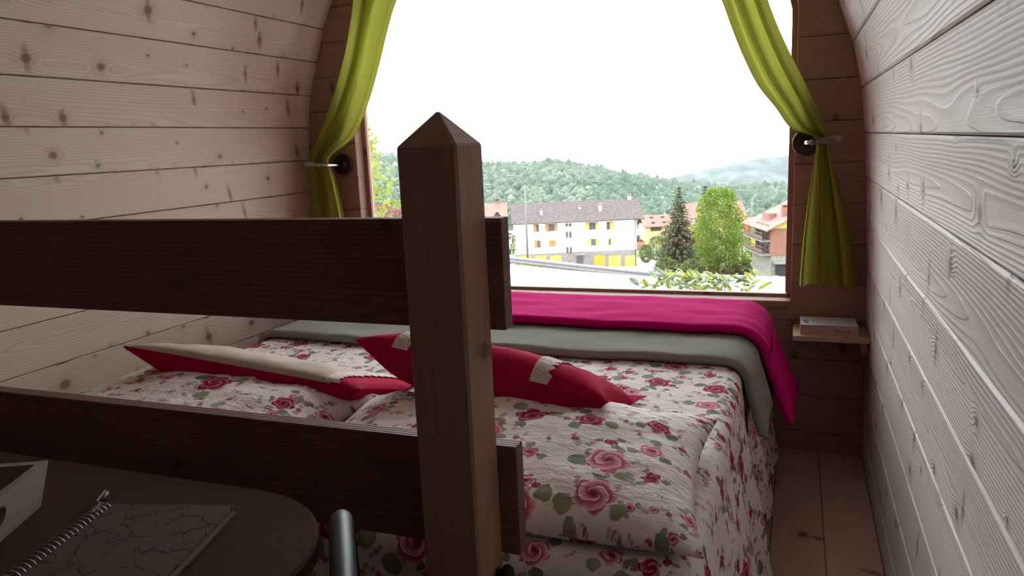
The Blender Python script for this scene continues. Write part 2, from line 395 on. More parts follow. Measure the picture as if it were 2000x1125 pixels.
# window opening in the end wall
WZ0, WZ1 = CAMZ-0.64, CAMZ+0.90
WXL, WXR = -1.884, -0.006
def wl(z):
    d = max(0, z-(CAMZ+0.42)); return WXL + 0.9*d*d*2.2
def wr(z):
    d = max(0, z-(CAMZ+0.42)); return WXR - 0.9*d*d*2.2
WM = 0.5*(WXL+WXR)
seams = [CAMZ+0.029+0.15*k for k in range(-9, 9)]
wall_end = None
def end_piece(poly, y0, y1, mat, parent, name='plank', inset=0.0035, seed=None):
    m = MB().prism(poly, y0, y1, lambda u,v,y:(u,y,v))
    me = bpy.data.meshes.new(name); me.from_pydata([tuple(p) for p in m.v], [], m.f)
    bm = bmesh.new(); bm.from_mesh(me); bmesh.ops.recalc_face_normals(bm, faces=bm.faces[:])
    ff = [f for f in bm.faces if f.normal.y < -0.9]
    if inset: bmesh.ops.inset_region(bm, faces=ff, thickness=inset, depth=0.0, use_even_offset=True)
    if inset:
        for f in bm.faces:
            if f.normal.y < -0.9 and f in ff:
                for v in f.verts: v.co.y -= 0.003
    bm.to_mesh(me); bm.free(); me.materials.append(mat)
    o = link(bpy.data.objects.new(name, me), parent)
    cs = [p for p in poly]; mz = sum(p[1] for p in cs)/len(cs)
    wood_uv(o, (1,0,0), (0,0,1), (0,0,mz), seed)
    return o
def course_polys(z0, z1, zmax):
    """left, right or notched pieces of one course"""
    N = 4
    zs = [z0+(z1-z0)*k/N for k in range(N+1)]; xl = lambda z: CX-half(min(z,ZTOP))-0.03; xr = lambda z: CX+half(min(z,ZTOP))+0.03
    if z1 <= WZ0 or z0 >= WZ1:
        return [[(xl(z),z) for z in zs] + [(xr(z),z) for z in zs[::-1]]]
    if z0 < WZ0:
        return [[(xl(z0),z0),(xl(z1),z1),(wl(z1),z1),(wl(z1),WZ0),(wr(z1),WZ0),(wr(z1),z1),(xr(z1),z1),(xr(z0),z0)]]
    if z1 > WZ1:
        return [[(xl(z0),z0),(xl(z1),z1),(xr(z1),z1),(xr(z0),z0),(wr(z0),z0),(wr(WZ1),WZ1),(wl(WZ1),WZ1),(wl(z0),z0)]]
    return [[(xl(z),z) for z in zs] + [(wl(z),z) for z in zs[::-1]], [(wr(z),z) for z in zs] + [(xr(z),z) for z in zs[::-1]]]
sk = MB(); pieces = []
for z0,z1 in zip(seams[:-1], seams[1:]):
    z1 = min(z1, ZTOP-0.002)
    if z1-z0 < 0.02: continue
    for po in course_polys(z0, z1, ZTOP): sk.prism(po, Y1+0.046, Y1+0.062, lambda u,v,y:(u,y,v))
    for po in course_polys(z0+0.0009, z1-0.0009, ZTOP): pieces.append(po)
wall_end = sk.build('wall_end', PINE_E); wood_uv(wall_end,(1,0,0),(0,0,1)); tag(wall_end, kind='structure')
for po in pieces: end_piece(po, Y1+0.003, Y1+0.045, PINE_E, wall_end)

# rear wall behind the camera
zz = np.linspace(-0.06, ZTOP, 24)
rear = MB().prism([(CX-half(z),z) for z in zz]+[(CX+half(z),z) for z in zz[::-1]], Y0-0.06, Y0-0.03, lambda u,v,y:(u,y,v)).build('wall_rear', PINE)
wood_uv(rear,(1,0,0),(0,0,1)); tag(rear, kind='structure')
zb = 0.0
while zb < ZTOP-0.03:
    z1 = min(zb+0.15, ZTOP-0.002); zs=[zb+0.001+(z1-zb-0.002)*k/4 for k in range(5)]
    o = MB().prism([(CX-half(z),z) for z in zs]+[(CX+half(z),z) for z in zs[::-1]], Y0-0.03, Y0, lambda u,v,y:(u,y,v)).build('plank', PINE, rear)
    wood_uv(o,(1,0,0),(0,0,1),(0,0,(zb+z1)/2)); zb += 0.15

# floor
fl = MB().box(CX-1.28, CX+1.28, Y0-0.05, Y1+0.05, -0.06, -0.022).build('floor', FLOORW); wood_uv(fl,(0,1,0),(1,0,0)); tag(fl, kind='structure')
x = -0.042 - 0.155*14
while x < CX+1.22:
    xa, xb = max(x, CX-1.222), min(x+0.155, CX+1.222)
    m = MB().prism([(xa+0.0008,-0.022),(xb-0.0008,-0.022),(xb-0.0008,-0.002),(xb-0.003,0),(xa+0.003,0),(xa+0.0008,-0.002)], Y0, Y1, lambda u,v,y:(u,y,v))
    o = m.build('floor_board', FLOORW, fl); wood_uv(o,(0,1,0),(1,0,0),((xa+xb)/2,0,0)); x += 0.155

# window: frame, sill and pane
win = empty('window_1', (WM,Y1+0.03,WZ0)); tag(win, kind='structure')
def wpoly(grow, z0g):
    zs = np.linspace(WZ0-z0g, WZ1+grow, 18)
    return [(wl(max(z,WZ0))-grow,z) for z in zs], [(wr(max(z,WZ0))+grow,z) for z in zs]
def rel(o, parent):
    o.matrix_parent_inverse = Matrix.Translation(-Vector(parent.location)); return o
li, ri = wpoly(-0.02, -0.02); lo, ro = wpoly(0.02, 0.02)
for side,(i_,o_) in (('l',(li,lo)),('r',(ri,ro))):
    o = MB().prism(o_+i_[::-1], Y1+0.064, Y1+0.094, lambda u,v,y:(u,y,v)).build('frame_stile', LARCH, win); wood_uv(o,(0,0,1),(1,0,0),(i_[0][0],0,0)); rel(o,win)
o = MB().box(WXL-0.02, WXR+0.02, Y1+0.064, Y1+0.094, WZ0-0.02, WZ0+0.012).build('frame_rail', LARCH, win); wood_uv(o,(1,0,0),(0,0,1),(0,0,WZ0)); rel(o,win)
o = MB().box(wl(WZ1)-0.02, wr(WZ1)+0.02, Y1+0.064, Y1+0.094, WZ1-0.02, WZ1+0.02).build('frame_rail', LARCH, win); wood_uv(o,(1,0,0),(0,0,1),(0,0,WZ1)); rel(o,win)
o = MB().box(WXL+0.001, WXR-0.001, Y1-0.012, Y1+0.063, WZ0-0.025, WZ0-0.0005).build('sill_board', LARCH, win, bevel=0.002); wood_uv(o,(1,0,0),(0,1,0),(0,Y1,0)); rel(o,win)
gl, gr = wpoly(0.0, 0.0)
o = MB().prism(gl+gr[::-1], Y1+0.076, Y1+0.081, lambda u,v,y:(u,y,v)).build('pane', GLASS, win); rel(o,win)

# ================================================================== INTERIOR THINGS
def cz(z): return z + CAMZ                       # heights measured from the camera

# ---- railing: pointed post with two boards behind it
rail = empty('railing', (-0.459,0.945,0), label='dark wooden railing with a pointed square post and two wide boards', cat='railing')
px0,px1,py0,py1 = -0.5035,-0.4145,0.90,0.99
zsh, zap = cz(0.002), cz(0.0475)
m = MB(); k=0.004
ring = lambda z,i: [(px0+i+k,py0+i,z),(px1-i-k,py0+i,z),(px1-i,py0+i+k,z),(px1-i,py1-i-k,z),(px1-i-k,py1-i,z),(px0+i+k,py1-i,z),(px0+i,py1-i-k,z),(px0+i,py0+i+k,z)]
rings = [ring(0.0,0), ring(zsh-0.002,0), ring(zsh+0.001,0.0015)]
vs = [p for r in rings for p in r]; vs += [(-0.461,0.944,zap-0.001),(-0.457,0.944,zap-0.001),(-0.457,0.947,zap-0.001),(-0.461,0.947,zap-0.001)]
fs = [tuple(range(8))[::-1]] + [(r*8+i, r*8+(i+1)%8, (r+1)*8+(i+1)%8, (r+1)*8+i) for r in range(2) for i in range(8)]
T0=24
fs += [(16,17,T0+1,T0),(17,18,T0+1),(18,19,T0+2,T0+1),(19,20,T0+2),(20,21,T0+3,T0+2),(21,22,T0+3),(22,23,T0,T0+3),(23,16,T0),(T0,T0+1,T0+2,T0+3)]
o = MB().add(vs,fs).build('post', LARCH, rail); wood_uv(o,(0,0,1),(1,0,0),(-0.459,0,0),0.37); rel(o,rail)
# stop chamfer low on the right corner of the post is a shallow strip
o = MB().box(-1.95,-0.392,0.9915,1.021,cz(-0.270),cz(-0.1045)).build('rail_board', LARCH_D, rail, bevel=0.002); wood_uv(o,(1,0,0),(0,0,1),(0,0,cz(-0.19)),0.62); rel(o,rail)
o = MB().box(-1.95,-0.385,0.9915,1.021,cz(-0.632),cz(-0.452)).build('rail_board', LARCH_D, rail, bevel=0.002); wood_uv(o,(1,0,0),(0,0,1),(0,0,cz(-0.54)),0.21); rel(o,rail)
o = MB().box(-2.02,-1.94,0.90,0.99,0.0,cz(0.002)).build('post', LARCH, rail); wood_uv(o,(0,0,1),(1,0,0),(-1.98,0,0)); rel(o,rail)

o = MB().lathe([(0.006,0.0),(0.006,0.008),(0.013,0.011),(0.015,0.017),(0.012,0.024),(0.004,0.027)],18,lambda a,b,h:(-0.4142+h,0.962+a,cz(-0.648)+b)).build('bolt_knob', BLACKM, rail, smooth=True); o['label']='black knob'; rel(o,rail)

# ---- bed
BX0,BX1,BY0,BY1,BZ = -1.74,-0.17,1.075,2.955,cz(-0.655)
bed = empty('bed', (CX,2.0,0), label='double bed under the rose print bedspread, with mattress and wooden base', cat='bed')
o = MB().box(BX0+0.03,BX1-0.03,BY0+0.02,BY1-0.01,0.34,BZ-0.012).build('mattress', MATT, bed, bevel=0.03, smooth=True, seg=4); rel(o,bed)
o = MB().box(BX0+0.04,BX1-0.04,BY0+0.025,BY1-0.015,0.26,0.338).build('bed_base', LARCH, bed); wood_uv(o,(0,1,0),(1,0,0)); rel(o,bed)
for xx in (BX0+0.08,BX1-0.15):
    for yy in (BY0+0.06,BY1-0.14):
        o = MB().box(xx,xx+0.07,yy,yy+0.07,0.0,0.258).build('leg', LARCH, bed); wood_uv(o,(0,0,1),(1,0,0)); rel(o,bed)

def drape(u, v, top, x0=BX0, x1=BX1, y0=BY0, flare=0.10, fold=1.0, lift=0.0, rad=0.045):
    """cloth point: u across (m, 0 = left bed edge), v along (m from head edge); overhang falls down the sides"""
    W = x1-x0
    ox = max(0.0, u-W, -u); sx = 1 if u > W else -1
    oy = max(0.0, -v)
    def fall(o):                                   # arc over a rounded edge then straight down
        q = rad*math.pi/2
        if o <= 0: return 0.0, 0.0
        if o < q: a=o/rad; return rad*math.sin(a), rad*(1-math.cos(a))
        return rad, rad+(o-q)
    hx, dx = fall(ox); hy, dy = fall(oy)
    x = min(max(u,0),W)+x0 + sx*(hx + flare*max(0,dx-rad) if ox>0 else 0)
    y = y0 + max(v,0) - (hy + 0.02*max(0,dy-rad))
    d = max(dx, dy)
    z = top - d
    s = min(1.0, max(0.0,(dx-0.03)/0.35))
    if s > 0 and fold:
        ph = v*16 + 2.2*nz(v*2.3, 3.1) + 1.3*nz(v*6, 8.0)
        x += sx*fold*s*(0.013*math.sin(ph) + 0.010*nz(v*9, dx*2, 1.7) + 0.007*math.sin(ph*2.3+1))
    s2 = min(1.0, max(0.0,(dy-0.03)/0.3))
    if s2 > 0 and fold: y -= s2*0.018*(0.5+0.5*math.sin(u*13+2*nz(u*3,1.1)))
    z += 0.006*nz(x*3.1, y*3.1, 2.0)*(1-min(1,d*8)) + 0.003*nz(x*11, y*11, 5.0)
    return Vector((x, y, z+lift))

# ---- bedspread
W = BX1-BX0; DROP = BZ-0.025
us = np.concatenate([np.linspace(-DROP*0.99,-0.08,26), np.linspace(-0.07,0.0,8), np.linspace(0.03,W-0.03,56), np.linspace(W,W+0.07,8), np.linspace(W+0.08,W+DROP*0.99,34)])
vs_ = np.concatenate([np.linspace(-DROP*0.9,-0.08,18), np.linspace(-0.07,0.0,8), np.linspace(0.025,BY1-BY0+0.03,104)])
P = []; UVs = []
for u in us:
    P.append([]); UVs.append([])
    for v in vs_:
        q = drape(u, v, BZ, flare=0.155)
        P[-1].append(tuple(q)); UVs[-1].append((u+0.3, v+0.9))
spread = grid_mesh('bedspread', P, FLORAL, None, UVs)
tag(spread, 'off-white rose print bedspread hanging over the sides of the bed', 'bedspread')

# ---- folded blankets across the foot of the bed
def blanket(name, mat, v0, v1, ul, ur, top_lift, th, flare, skew, label):
    us = np.concatenate([np.linspace(-ul,0,14), np.linspace(0.03,W-0.03,50), np.linspace(W,W+ur,26)])
    prof = [(0.035,0.0),(0.004,0.001),(-0.004,th*0.25),(-0.006,th*0.5),(-0.003,th*0.8),(0.006,th*0.97),(0.02,th)]
    n = 22; L = v1-v0
    prof += [(0.02+(L-0.04)*(k+1)/(n+1), th) for k in range(n)]
    prof += [(L-0.02,th),(L-0.006,th*0.97),(L+0.003,th*0.8),(L+0.006,th*0.5),(L+0.004,th*0.25),(L-0.004,0.001),(L-0.035,0.0)]
    P = []
    def base(u, v):
        return drape(u, v, BZ, flare=flare, fold=0.5, rad=0.05)
    for i,u in enumerate(us):
        row = []
        e = max(0.0, (u-W)/ur)
        for (pv,h) in prof:
            v = v0 + pv + 0.012*nz(u*2.1, pv*0.3+v0*9, 4.0) - skew*e*0.06*(1-pv/L) + e*e*0.05*(pv/L)
            uu = u - (e*0.03*(1-pv/L))
            q = base(uu, v); dq1 = base(uu+0.004, v)-q; dq2 = base(uu, v+0.004)-q
            nn = dq1.cross(dq2).normalized()
            if nn.z < -0.2: nn = -nn
            hem = 1.0
            q2 = q + nn*(top_lift + h*hem + 0.004*nz(u*5, v*14, 9.0)*(1 if 0<pv<L else 0))
            row.append(tuple(q2))
        P.append(row)
    # close both hems
    def cap(row): c = np.mean(np.array(row),0); return [tuple(c*0.98+np.array(p)*0.02) for p in row]
    P = [cap(P[0])] + P + [cap(P[-1])]
    return tag(grid_mesh(name, P, mat), label, 'blanket')
blanket('blanket', GREY, 1.045, 1.80, 0.16, 0.235, 0.004, 0.028, 0.30, 1.0, 'grey-green fleece blanket folded in a band under the magenta throw')
blanket('throw', MAG, 1.30, 1.70, 0.20, 0.315, 0.035, 0.030, 0.36, 0.4, 'magenta fleece throw laid over the grey-green blanket')

# ---- pillows and cushions
def pillow_pts(w_, d_, th, n=44, p=2.6, pinch=0.07, wr=0.006, sd=0.0, flat=0.55, ears=0.0, tb=None):
    """closed pillow: top grid and bottom grid; returns top, bottom arrays (n x n x 3) and uv"""
    T = np.zeros((n,n,3)); Bm = np.zeros((n,n,3)); UV = np.zeros((n,n,2))
    g = np.sin(np.linspace(-math.pi/2, math.pi/2, n))*0.5 + np.linspace(-1,1,n)*0.5
    for i,a in enumerate(g):
        for j,b in enumerate(g):
            h = ((1-abs(a)**p)*(1-abs(b)**p)); h = max(h,0)**0.5
            x = a*w_/2*(1-pinch*(1-abs(a)**3)*0 - pinch*(1-b*b)*abs(a)**2 + ears*abs(b)**6*abs(a)**6)
            y = b*d_/2*(1-pinch*(1-a*a)*abs(b)**2 + ears*abs(b)**6*abs(a)**6)
            k = wr*(nz(x*9+sd,y*9,sd)+0.6*nz(x*22+sd,y*15,sd+3))
            e = 1-max(abs(a),abs(b))**6
            ht_, hb_ = (th*(1-flat*0.45), th*flat*0.62) if tb is None else tb
            T[i,j] = (x,y,ht_*h + k*e); Bm[i,j] = (x,y,-hb_*h + 0.5*k*e); UV[i,j] = (x,y)
    return T, Bm, UV
def xf(P, M): 
    A = P.reshape(-1,3); M_ = np.array(M)
    return (A@M_[:3,:3].T + M_[:3,3]).reshape(P.shape)
def pillow(name, w_, d_, th, M, mat, label, sd, **kw):
    T,Bm,UV = pillow_pts(w_, d_, th, sd=sd, **kw)
    T = xf(T,M); Bm = xf(Bm,M); n = T.shape[0]
    Bm[...,2] = np.maximum(Bm[...,2], BZ+0.010); T[...,2] = np.maximum(T[...,2], BZ+0.0115)
    V = np.concatenate([T.reshape(-1,3),Bm.reshape(-1,3)]); idx = np.arange(n*n).reshape(n,n)
    F1 = np.stack([idx[:-1,:-1],idx[1:,:-1],idx[1:,1:],idx[:-1,1:]],-1).reshape(-1,4); F2 = F1[:,::-1]+n*n
    o = npmesh(name, V, np.concatenate([F1,F2]), mat, smooth=True)
    bm = bmesh.new(); bm.from_mesh(o.data)
    lay = bm.loops.layers.uv.new('UVMap'); U = np.concatenate([UV.reshape(-1,2)+(sd*0.37,sd*0.71), UV.reshape(-1,2)+(sd*0.9,sd*0.2)])
    bm.verts.index_update()
    for f in bm.faces:
        for l in f.loops: l[lay].uv = U[l.vert.index]
    bmesh.ops.remove_doubles(bm, verts=bm.verts[:], dist=0.0004); bm.to_mesh(o.data); bm.free()
    o.data.polygons.foreach_set('use_smooth',[True]*len(o.data.polygons))
    return tag(o, label, 'pillow')
TZ = BZ+0.002
def MT(loc, rx=0, ry=0, rz=0):
    return Matrix.Translation(loc) @ Matrix.Rotation(rz,4,'Z') @ Matrix.Rotation(ry,4,'Y') @ Matrix.Rotation(rx,4,'X')
pillow('bed_pillow', 0.80, 0.48, 0.106, MT((-1.345,1.31,TZ+0.036),math.radians(4),0,math.radians(-3)), FLORAL, 'rose print pillow at the head of the bed, beside the left wall', 2.0, wr=0.010)
pillow('bed_pillow', 0.84, 0.52, 0.102, MT((-0.548,1.305,TZ+0.031),math.radians(3),0,math.radians(3)), FLORAL, 'plump rose print pillow at the head of the bed, behind the post', 5.3, wr=0.010)

def cushion(M, sd, label, beige_to, w_=0.60, d_=0.42, th=0.15, panel=True, tb=(0.032,0.084)):
    root = empty('cushion', tuple(M.to_translation()), label=label, cat='cushion')
    T,Bm,UV = pillow_pts(w_, d_, th, sd=sd, wr=0.008, tb=tb, pinch=0.05, p=4.0, ears=0.07)
    T = xf(T,M); Bm = xf(Bm,M); n = T.shape[0]
    Bm[...,2] = np.maximum(Bm[...,2], BZ+0.010); T[...,2] = np.maximum(T[...,2], BZ+0.0115)
    V = np.concatenate([T.reshape(-1,3),Bm.reshape(-1,3)]); idx = np.arange(n*n).reshape(n,n)
    F1 = np.stack([idx[:-1,:-1],idx[1:,:-1],idx[1:,1:],idx[:-1,1:]],-1).reshape(-1,4); F2 = F1[:,::-1]+n*n
    o = npmesh('cover', V, np.concatenate([F1,F2]), RED, root, smooth=True); rel(o, root)
    # linen panel sewn on the upper face, ending in a strip of lace
    a0, a1 = beige_to
    i0, i1 = int(a0*(n-1)), int(a1*(n-1))
    up_ = np.array(M.to_3x3() @ Vector((0,0,1)))
    Pn = T[i0:i1+1, 0:n] + up_*0.0022
    lift = T[i0:i1+1, 0:n].copy()
    edge = Pn.copy(); edge[:,0] = lift[:,0]+up_*0.0004; edge[:,-1] = lift[:,-1]+up_*0.0004
    if panel: q = grid_mesh('linen_panel', edge, BEIGE, root); rel(q, root)
    for ie in ([i1] if a0 <= 0.02 else [i0,i1]):
        L = []
        for j in range(n):
            wv = 0.5+0.5*math.sin(j*2.1)
            A = T[ie,j]+up_*0.004; Bp = T[min(n-1,ie+2),j]+up_*0.004
            L.append([tuple(A-(Bp-A)*0.5), tuple(A+(Bp-A)*(0.6+0.5*wv))])
        q = grid_mesh('lace_trim', L, LACE, root); rel(q, root)
    return root
# both lie with the near edge raised on the pillows
cushion(MT((-1.285,1.605,cz(-0.580)), math.radians(-20), math.radians(6), math.radians(2)), 1.0,
        'crimson cushion with a beige linen top and lace, nearer the left wall', (0.0,0.86), w_=0.66, d_=0.42, th=0.13)
cushion(MT((-0.650,1.630,cz(-0.562)), math.radians(-23), math.radians(8), math.radians(-4)), 4.0,
        'crimson cushion with lace strips, behind the pointed post', (0.22,0.70), w_=0.59, d_=0.40, th=0.13, panel=False, tb=(0.068,0.085))

# ---- curtains
YC = 2.935
def curtain(name, inner, outer, label, pl, ph0):
    """inner/outer: (x, z) guide points from top to hem, same count; pleats fold in y"""
    n = 90; m = 72
    def spl(pts):
        pts = np.array(pts, float); t = np.linspace(0,1,len(pts)); tt = np.linspace(0,1,n)
        # smooth (Catmull-Rom)
        out = []
        for s in tt:
            f = s*(len(pts)-1); i = min(int(f), len(pts)-2); k = f-i
            p0,p1,p2,p3 = pts[max(i-1,0)],pts[i],pts[i+1],pts[min(i+2,len(pts)-1)]
            out.append(0.5*((2*p1)+(-p0+p2)*k+(2*p0-5*p1+4*p2-p3)*k*k+(-p0+3*p1-3*p2+p3)*k**3))
        return np.array(out)
    I = spl(inner); O = spl(outer); P = []
    tie = [i for i,(a) in enumerate(inner) if len(a)==2 and abs(a[1]-(-0.045))<0.02][0]/(len(inner)-1)
    for r in range(n):
        t = r/(n-1); row = []
        wdt = np.hypot(*(I[r]-O[r]))
        amp = 0.024 + 0.012*min(1.0,abs(t-tie)*2)
        for c in range(m):
            s = c/(m-1)
            ph = s*2*math.pi*pl + ph0 + 0.5*math.sin(t*3.5)
            y = (YC + amp*math.cos(ph) + 0.007*math.sin(ph*2.3+1+t*2.5) + 0.003*nz(s*7,t*9,pl))
            sx = s + (0.10/pl)*math.sin(ph+1.2)*(1 if 0.02<s<0.98 else 0)
            p = I[r]*(1-sx)+O[r]*sx
            k_ = y/2.9
            row.append((p[0]*k_, y, p[1]*k_+CAMZ + (0.006*math.sin(ph*1.5) if t>0.97 else 0)))
        P.append(row)
    o = grid_mesh(name, P, LIME)
    return tag(o, label, 'curtain')
curtain('curtain',
    [(-1.28,0.84),(-1.47,0.74),(-1.565,0.603),(-1.619,0.486),(-1.673,0.345),(-1.737,0.2),(-1.822,0.063),(-1.935,-0.01),(-1.965,-0.045),(-1.945,-0.10),(-1.915,-0.25),(-1.90,-0.40),(-1.89,-0.57)],
    [(-1.74,0.84),(-1.755,0.74),(-1.773,0.624),(-1.805,0.503),(-1.848,0.38),(-1.916,0.233),(-1.990,0.104),(-2.055,0.01),(-2.075,-0.045),(-2.085,-0.10),(-2.085,-0.25),(-2.085,-0.40),(-2.08,-0.57)],
    'lime green curtain tied back against the left wall', 1.7, 0.9)
curtain('curtain',
    [(-0.60,0.84),(-0.40,0.70),(-0.29,0.52),(-0.262,0.468),(-0.229,0.378),(-0.189,0.278),(-0.135,0.168),(-0.072,0.084),(-0.019,0.01),(0.050,-0.02),(0.066,-0.045),(0.062,-0.10),(0.045,-0.25),(0.032,-0.40),(0.024,-0.56)],
    [(-0.20,0.84),(-0.17,0.70),(-0.125,0.52),(-0.106,0.452),(-0.075,0.37),(-0.035,0.28),(0.012,0.185),(0.055,0.095),(0.092,0.02),(0.106,-0.02),(0.112,-0.045),(0.122,-0.10),(0.160,-0.25),(0.195,-0.40),(0.222,-0.56)],
    'lime green curtain tied back beside the book shelf', 2.6, 2.2)
rod = MB().tube([(-1.80,2.935,cz(0.865)),(-0.11,2.935,cz(0.865))], 0.014, 14).build('curtain_rod', LARCH); wood_uv(rod,(1,0,0),(0,0,1)); tag(rod, 'round wooden rod carrying the lime green curtains above the window', 'curtain rod')

# ---- curtain holdbacks
def holdback(x, z, sg, label):
    root = empty('curtain_holdback', (x,2.998,cz(z)), label=label, cat='holdback', group='curtain holdbacks')
    f = lambda a,b,h: (a, -h, b)
    MB().lathe([(0.0465,0.0),(0.0485,0.004),(0.0475,0.011),(0.041,0.014),(0.037,0.0095),(0.020,0.0085),(0.012,0.012),(0.010,0.018)],36,f).build('wall_disc', BRONZE, root, smooth=True)
    MB().tube([(0,-0.016,0),(0,-0.06,0),(0,-0.125,0.002),(sg*0.006,-0.14,0.003),(sg*0.02,-0.148,0.004)], [0.0075,0.0075,0.0075,0.0075,0.007], 12).build('stem', CHROME, root, smooth=True)
    L = 0.10; prof = []; m = MB(); n = 16; K = 14
    vs = []
    for i in range(K):
        t = i/(K-1); hx = sg*(0.012+L*t); hz = 0.003+0.010*t; r1 = 0.010+0.004*t; r2 = 0.006
        if t > 0.8: q=(t-0.8)/0.2; s_=math.sqrt(max(0.02,1-q*q)); r1*=s_; r2*=s_
        for k_ in range(n):
            g=2*math.pi*k_/n; vs.append((hx, -0.148-0.012*math.sin(t*1.6)+r2*math.cos(g), hz+r1*math.sin(g)))
    fs = [(i*n+k_, i*n+(k_+1)%n,(i+1)*n+(k_+1)%n,(i+1)*n+k_) for i in range(K-1) for k_ in range(n)] + [tuple(range(n))[::-1], tuple(range((K-1)*n,K*n))]
    a = MB().add(vs,fs).build('arm', ACRYL, root, smooth=True); a['label'] = 'clear acrylic arm'
    return root
holdback(-1.952,-0.063,-1,'round bronze holdback with clear arm gathering the curtain by the left wall')
holdback(0.034,-0.045,1,'round bronze holdback with clear arm gathering the curtain above the book')

# ---- shelf and book
shelf = empty('wall_shelf', (0.13,2.9,cz(-0.75)), label='small pale wooden shelf in the corner under the right curtain', cat='shelf')
o = MB().box(0.006,0.262,2.815,2.992,cz(-0.750),cz(-0.7315)).build('shelf_board', SHELFW, shelf, bevel=0.0015); wood_uv(o,(1,0,0),(0,1,0),(0,2.9,0)); rel(o,shelf)
o = MB().box(0.236,0.256,2.84,2.992,cz(-0.79),cz(-0.7505)).build('bracket', SHELFW, shelf, bevel=0.001); wood_uv(o,(0,1,0),(0,0,1)); rel(o,shelf)
book = empty('book', (0.127,2.905,cz(-0.731)), math.radians(1.5), label='pale paperback book lying back cover up on the small shelf', cat='book')
BW,BD,BH = 0.192,0.128,0.037
def book_cover():
    t = NT('book_back_cover'); co = t.n('ShaderNodeTexCoord').outputs['Object']; X,Y,_ = t.sep(co)
    lines = t.math('MULTIPLY', t.math('LESS_THAN', t.math('FRACT', t.math('MULTIPLY', X, 95.0)), 0.45), t.step(t.noise(t.comb(t.math('MULTIPLY',X,95.0),t.math('MULTIPLY',Y,260.0)),1.0,1.0),0.38,0.5))
    area = t.math('MULTIPLY', t.math('MULTIPLY', t.math('GREATER_THAN', X, -0.055), t.math('LESS_THAN', X, 0.085)), t.math('LESS_THAN', t.math('ABSOLUTE', Y), 0.05))
    bars = t.math('MULTIPLY', t.math('GREATER_THAN', t.noise(t.comb(0.0,t.math('MULTIPLY',Y,620.0),0.0),1.0,0.0),0.48), t.math('MULTIPLY', t.math('MULTIPLY', t.math('GREATER_THAN',X,-0.085),t.math('LESS_THAN',X,-0.068)), t.math('LESS_THAN',t.math('ABSOLUTE',t.math('ADD',Y,0.015)),0.032)))
    ink = t.math('MAXIMUM', t.math('MULTIPLY', t.math('MULTIPLY', lines, area), 0.55), bars)
    return t.done(t.princ(t.mix(ink, (0.66,0.65,0.68), (0.07,0.06,0.07)), 0.4))
PAPER = plain('book_paper', (0.62,0.56,0.46), 0.9); SPINE = plain('book_spine', (0.50,0.36,0.30), 0.5)
MB().box(-BW/2+0.002,BW/2-0.002,-BD/2+0.001,BD/2-0.003,0.001,BH-0.0006).build('pages', PAPER, book)
MB().box(-BW/2,BW/2,-BD/2,BD/2,BH-0.0006,BH).build('back_cover', book_cover(), book)
MB().box(-BW/2,BW/2,-BD/2,BD/2,0.0003,0.001).build('front_cover', SPINE, book)
MB().box(-BW/2,BW/2,-BD/2-0.0008,-BD/2+0.0008,0.0003,BH-0.0003).build('spine', SPINE, book)
def text_mesh(name, body, size, mat, parent, M):
    cu = bpy.data.curves.new(name+'_c','FONT'); cu.body = body; cu.size = size; cu.extrude = 0.0001; cu.align_x = 'CENTER'; cu.align_y = 'CENTER'
    to = bpy.data.objects.new(name+'_t', cu); COL.objects.link(to)
    dg = bpy.context.evaluated_depsgraph_get(); me = bpy.data.meshes.new_from_object(to.evaluated_get(dg))
    bpy.data.objects.remove(to); me.transform(M); me.materials.clear(); me.materials.append(mat)
    me.name = name
    return link(bpy.data.objects.new(name, me), parent)
INK = plain('brown_ink', (0.12,0.045,0.035), 0.7)
text_mesh('spine_lettering', 'Rebecca', 0.016, INK, book, Matrix.Translation((0.045,-BD/2-0.0009,BH*0.42)) @ Matrix.Rotation(math.pi/2,4,'X'))

# ---- table
TZ0 = cz(-0.50)
table = empty('table', (-1.12,0.5,0), label='wooden table with a rounded corner in the dark foreground', cat='table')
tx0,tx1,ty0,ty1,tr_ = -1.86,-0.555,0.06,0.85,0.19
def rrect(i):
    pts = []
    for (cx_,cy_,a0) in ((tx1-tr_,ty1-tr_,0),(tx0+0.02,ty1-0.02,90),(tx0+0.02,ty0+0.02,180),(tx1-tr_,ty0+tr_,270)):
        R_ = tr_ if cx_ > -1 else 0.02
        for k_ in range(13):
            g = math.radians(a0+90*k_/12); pts.append((cx_+(R_-i)*math.cos(g), cy_+(R_-i)*math.sin(g)))
    return pts
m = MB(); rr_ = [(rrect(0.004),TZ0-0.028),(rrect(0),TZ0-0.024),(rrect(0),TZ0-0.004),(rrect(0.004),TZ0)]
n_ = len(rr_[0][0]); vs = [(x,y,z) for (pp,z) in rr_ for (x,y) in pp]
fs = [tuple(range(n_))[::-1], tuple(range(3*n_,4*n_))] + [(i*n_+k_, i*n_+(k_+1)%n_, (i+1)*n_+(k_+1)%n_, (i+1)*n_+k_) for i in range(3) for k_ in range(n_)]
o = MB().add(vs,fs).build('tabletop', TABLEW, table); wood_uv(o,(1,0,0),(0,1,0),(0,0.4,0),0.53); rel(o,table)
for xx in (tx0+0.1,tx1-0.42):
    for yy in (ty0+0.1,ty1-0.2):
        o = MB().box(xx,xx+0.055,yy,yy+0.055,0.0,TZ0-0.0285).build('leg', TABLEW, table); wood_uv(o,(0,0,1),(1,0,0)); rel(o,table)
o = MB().box(tx0+0.16,tx1-0.425,ty1-0.17,ty1-0.15,TZ0-0.11,TZ0-0.0285).build('apron', TABLEW, table); wood_uv(o,(1,0,0),(0,0,1)); rel(o,table)

